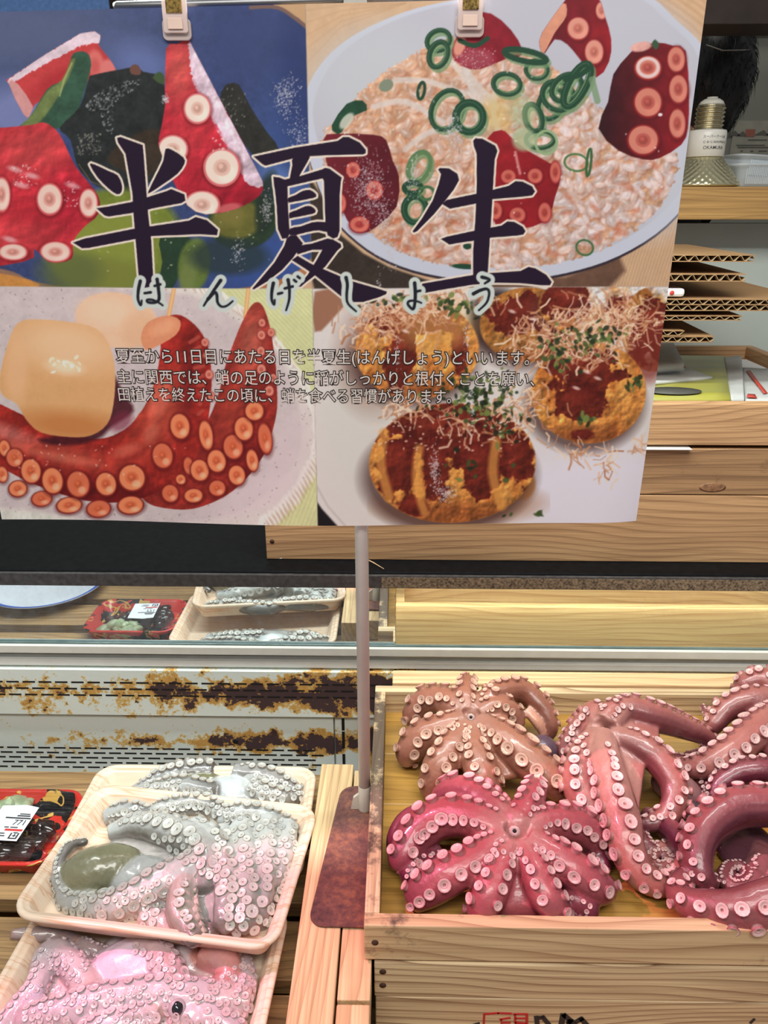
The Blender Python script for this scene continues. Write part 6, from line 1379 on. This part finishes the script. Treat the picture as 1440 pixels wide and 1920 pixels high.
CH += [k4(p, 460, 240, 4.8) for p in (
 [(70, 250), (140, 235), (440, 170), (830, 110), (880, 75), (930, 75), (1030, 125), (1085, 190), (1085, 225), (1060, 235), (800, 240), (570, 250), (430, 270), (180, 335), (150, 320)],
 [(430, 255), (575, 235), (560, 300), (490, 420), (480, 480), (400, 490), (400, 440), (420, 330)],
 [(250, 430), (300, 435), (355, 455), (400, 445), (490, 425), (690, 365), (720, 350), (760, 360), (870, 440), (860, 480), (850, 600), (850, 920), (830, 975), (790, 990), (740, 960), (720, 880), (705, 470), (695, 450), (600, 470), (380, 520), (385, 700), (400, 940), (380, 985), (330, 990), (290, 900), (280, 700), (265, 560), (255, 500)],
 [(385, 620), (450, 595), (510, 560), (580, 548), (630, 580), (640, 605), (610, 625), (400, 665), (383, 660)],
 [(395, 755), (460, 730), (540, 695), (590, 695), (630, 725), (632, 750), (600, 768), (410, 805), (395, 800)],
 [(400, 895), (500, 875), (600, 840), (680, 835), (740, 850), (740, 930), (660, 915), (560, 930), (460, 955), (400, 960)],
 [(370, 985), (400, 960), (460, 955), (520, 1030), (430, 1160), (330, 1270), (200, 1370), (75, 1445), (60, 1435), (150, 1330), (260, 1200), (350, 1050)],
 [(500, 1045), (600, 1030), (740, 985), (790, 995), (860, 1035), (865, 1065), (830, 1095), (720, 1240), (600, 1340), (540, 1385), (500, 1420), (470, 1420), (560, 1310), (640, 1180), (690, 1090), (600, 1090), (470, 1130), (450, 1100)],
 [(415, 1180), (470, 1140), (590, 1210), (715, 1265), (960, 1370), (1200, 1440), (1275, 1465), (1270, 1490), (1200, 1520), (1060, 1560), (930, 1560), (850, 1500), (640, 1330), (540, 1260)])]
CH += [k4(p, 740, 240, 4.5) for p in (
 [(365, 350), (380, 335), (460, 340), (530, 385), (545, 440), (500, 520), (430, 610), (330, 730), (190, 870), (160, 882), (150, 868), (230, 760), (320, 610), (370, 470), (390, 390)],
 [(395, 640), (440, 605), (560, 580), (690, 555), (960, 490), (1020, 450), (1080, 455), (1160, 495), (1185, 540), (1160, 575), (1080, 585), (820, 605), (690, 640), (560, 665), (465, 683)],
 [(660, 110), (680, 85), (740, 90), (850, 150), (868, 195), (845, 270), (830, 520), (810, 850), (795, 1080), (785, 1250), (660, 1250), (660, 1050), (680, 750), (690, 520), (690, 220), (665, 150)],
 [(385, 935), (440, 915), (560, 890), (680, 865), (900, 825), (950, 790), (1010, 795), (1080, 835), (1105, 875), (1085, 905), (1020, 915), (800, 930), (660, 955), (550, 970), (460, 985)],
 [(230, 1310), (260, 1305), (660, 1240), (800, 1225), (1060, 1210), (1130, 1175), (1190, 1190), (1280, 1245), (1325, 1305), (1310, 1335), (1240, 1335), (1050, 1315), (850, 1310), (660, 1325), (400, 1365), (260, 1390), (225, 1380)])]
CH = [smooth_pts(p, 2) if len(p) < 12 else p for p in CH]
sd = np.full((PH, PW), 99, np.float32); R_ = region(110, 240, 1060, 575)
for p in CH:
    P = np.array(p); sl = region(P[:, 0].min() - 8, P[:, 1].min() - 8, P[:, 0].max() + 8, P[:, 1].max() + 8); sd[sl] = np.minimum(sd[sl], sdist(p, sl))
put(R_, np.clip(0.5 - (sd[R_] - 3.4) / 1.2, 0, 1), HALO); put(R_, np.clip(0.5 - (sd[R_] + .3) / 1.2, 0, 1), INKC)
h1 = lambda pts: [(230 + x / 4, 500 + y / 4) for x, y in pts]; h2 = lambda pts: [(590 + x / 4, 500 + y / 4) for x, y in pts]
KANA = [h1(p) for p in ([(132, 105), (118, 170), (115, 240), (135, 285), (142, 250)], [(165, 195), (210, 188)], [(240, 140), (282, 128)], [(258, 90), (268, 160), (272, 240), (235, 265), (190, 262), (185, 245), (225, 245), (270, 265), (300, 285)],
  [(735, 95), (690, 160), (640, 235), (608, 285)], [(640, 235), (685, 188), (705, 200), (712, 260), (740, 290), (780, 285), (825, 250)],
  [(1130, 115), (1118, 180), (1118, 240), (1135, 275), (1140, 240)], [(1165, 195), (1195, 188)], [(1215, 155), (1275, 140)], [(1240, 90), (1250, 160), (1248, 240), (1225, 318)], [(1285, 92), (1300, 104)], [(1312, 66), (1328, 78)])]
KANA += [h2(p) for p in ([(235, 75), (245, 130), (240, 210), (250, 270), (310, 328)], [(750, 120), (755, 200), (750, 280), (735, 315), (700, 280), (710, 255), (760, 255), (800, 270)], [(755, 185), (792, 178)],
  [(1255, 80), (1310, 100), (1275, 128)], [(1190, 205), (1240, 180), (1290, 170), (1308, 200), (1290, 270), (1230, 330)])]
sd[:] = 99
for p in KANA:
    q = smooth_pts(p, 6, False); P = np.array(q); sl = region(P[:, 0].min() - 16, P[:, 1].min() - 16, P[:, 0].max() + 16, P[:, 1].max() + 16); n = len(q)
    for i in range(n - 1):
        w = 3.4 - 1.6 * (i / n) if n > 8 else 2.6; sl2 = region(min(P[i, 0], P[i + 1, 0]) - 16, min(P[i, 1], P[i + 1, 1]) - 16, max(P[i, 0], P[i + 1, 0]) + 16, max(P[i, 1], P[i + 1, 1]) + 16)
        sd[sl2] = np.minimum(sd[sl2], sdist([q[i], q[i + 1]], sl2, False) - w)
R_ = region(240, 500, 960, 600)
put(R_, np.clip(0.5 - (sd[R_] - 7.5) / 1.3, 0, 1), (206, 214, 208)); put(R_, np.clip(0.5 - sd[R_] / 1.2, 0, 1), (34, 36, 44))

# ---- the sheet itself
YP = pby - 0.0105
pr, ptop, pbot = on_y(1196, 985, YP).x, on_y(1316, 0, YP).z, on_y(1195, 985, YP).z
pspl = on_y(596, 980, YP).x; pl = 2 * pspl - pr
NXp, NZp = 1000, 690
gx = np.linspace(pl, pr, NXp); gz = np.linspace(pbot, ptop, NZp); GX, GZ = np.meshgrid(gx, gz)
za_, zb_ = on_y(0, 22, YP), on_y(860, 0, YP); zt_ = za_.z + (GX - za_.x) * (zb_.z - za_.z) / (zb_.x - za_.x)   # upper edge hangs a little askew
u_ = (GX - pl) / (pr - pl); v_ = (GZ - pbot) / (ptop - pbot); GZ = pbot + v_ * (zt_ - pbot)
sag = 0.0022 * np.sin(u_ * 7.5) * (1 - v_) ** 2                       # bottom edge waves a little
GZs = GZ + 0.0020 * np.cos(u_ * 6.2 + 0.4) * (1 - v_)
GYs = YP + sag + 0.0012 * np.sin(u_ * 11 + v_ * 3) * (1 - v_) + 0.006 * np.clip((u_ - 0.93) / 0.07, 0, 1) ** 2 * (1 - v_) ** 3
V = np.stack([GX, GYs, GZs], -1).reshape(-1, 3)
Vf = np.stack([GX, np.full_like(GX, YP), GZ], -1).reshape(-1, 3)      # flat print coordinates
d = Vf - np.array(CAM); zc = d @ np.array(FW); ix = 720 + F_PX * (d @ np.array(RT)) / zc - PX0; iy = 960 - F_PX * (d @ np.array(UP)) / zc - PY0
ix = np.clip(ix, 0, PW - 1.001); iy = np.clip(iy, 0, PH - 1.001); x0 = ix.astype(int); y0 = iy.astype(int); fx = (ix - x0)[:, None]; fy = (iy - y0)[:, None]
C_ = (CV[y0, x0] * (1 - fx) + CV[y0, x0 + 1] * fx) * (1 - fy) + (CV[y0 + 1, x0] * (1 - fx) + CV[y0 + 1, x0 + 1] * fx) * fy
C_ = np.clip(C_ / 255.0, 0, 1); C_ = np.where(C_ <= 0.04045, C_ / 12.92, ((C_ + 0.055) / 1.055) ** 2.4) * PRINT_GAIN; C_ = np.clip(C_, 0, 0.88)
idx = np.arange(NXp * NZp).reshape(NZp, NXp); Q = np.stack([idx[:-1, :-1], idx[:-1, 1:], idx[1:, 1:], idx[1:, :-1]], -1).reshape(-1, 4)
me = bpy.data.meshes.new('printed_sheet'); me.vertices.add(len(V)); me.vertices.foreach_set('co', V.ravel().astype(np.float32))
me.loops.add(Q.size); me.loops.foreach_set('vertex_index', Q.ravel().astype(np.int32)); me.polygons.add(len(Q)); me.polygons.foreach_set('loop_start', np.arange(0, Q.size, 4, dtype=np.int32))
me.polygons.foreach_set('use_smooth', np.ones(len(Q), bool)); me.update()
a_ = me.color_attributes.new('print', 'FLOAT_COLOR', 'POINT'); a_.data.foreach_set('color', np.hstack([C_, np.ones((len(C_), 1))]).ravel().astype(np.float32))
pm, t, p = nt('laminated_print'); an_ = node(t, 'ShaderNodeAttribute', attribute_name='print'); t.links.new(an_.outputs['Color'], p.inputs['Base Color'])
p.inputs['Roughness'].default_value = 0.38; p.inputs['Specular IOR Level'].default_value = 0.25
PO = thing('poster', 'laminated poster of four octopus dishes with large brush-written characters', 'poster', (pspl, YP, pbot))
me.materials.append(pm); o = bpy.data.objects.new('printed_sheet', me); COL.objects.link(o); at(o, PO)
TXW, TXO = plain('printed_white', (226, 216, 208), 0.5, var=0.02), plain('printed_outline', (44, 32, 30), 0.5, var=0.02)
def poster_text(body, xl, yl, xr, yr, pyh):
    a, b = on_y(xl, yl, YP), on_y(xr, yr, YP); W_ = (b - a).length; ang = math.atan2(b.z - a.z, b.x - a.x)
    for k, (off_, mat_, nm, dy) in enumerate(((0.055, TXO, 'lettering_outline', 0.0022), (0.0, TXW, 'lettering', 0.0027))):
        mt = text_mesh(body, offset=off_); base = text_mesh(body, offset=0.0); xs = np.array([v.co.x for v in base.vertices]); ys = np.array([v.co.y for v in base.vertices]); s = W_ / np.ptp(xs)
        hgt = pyh * axis(a) / F_PX; sy = hgt / (np.percentile(ys, 99.5) - np.percentile(ys, 0.5)); xm_, ym_ = xs.min(), (ys.max() + ys.min()) / 2
        for v in mt.vertices:
            x, z = (v.co.x - xm_) * s, (v.co.y - ym_) * sy
            X_, Z_ = a.x + x * math.cos(ang) - z * math.sin(ang), a.z + x * math.sin(ang) + z * math.cos(ang)
            uu = (X_ - pl) / (pr - pl); vv = (Z_ - pbot) / (ptop - pbot)
            yy = YP + 0.0022 * math.sin(uu * 7.5) * (1 - vv) ** 2 + 0.0012 * math.sin(uu * 11 + vv * 3) * (1 - vv)
            v.co = (X_, yy - dy + 0.0018, Z_)
        mt.materials.append(mat_); bpy.data.meshes.remove(base)
        o = bpy.data.objects.new(nm, mt); COL.objects.link(o); at(o, PO)
poster_text('夏至から11日目にあたる日を半夏生(はんげしょう)といいます。', 218, 669, 992, 673, 27)
poster_text('主に関西では、蛸の足のように稲がしっかりと根付くことを願い、', 220, 706, 1002, 710, 27)
poster_text('田植えを終えたこの頃に、蛸を食べる習慣があります。', 222, 739, 846, 743, 27)
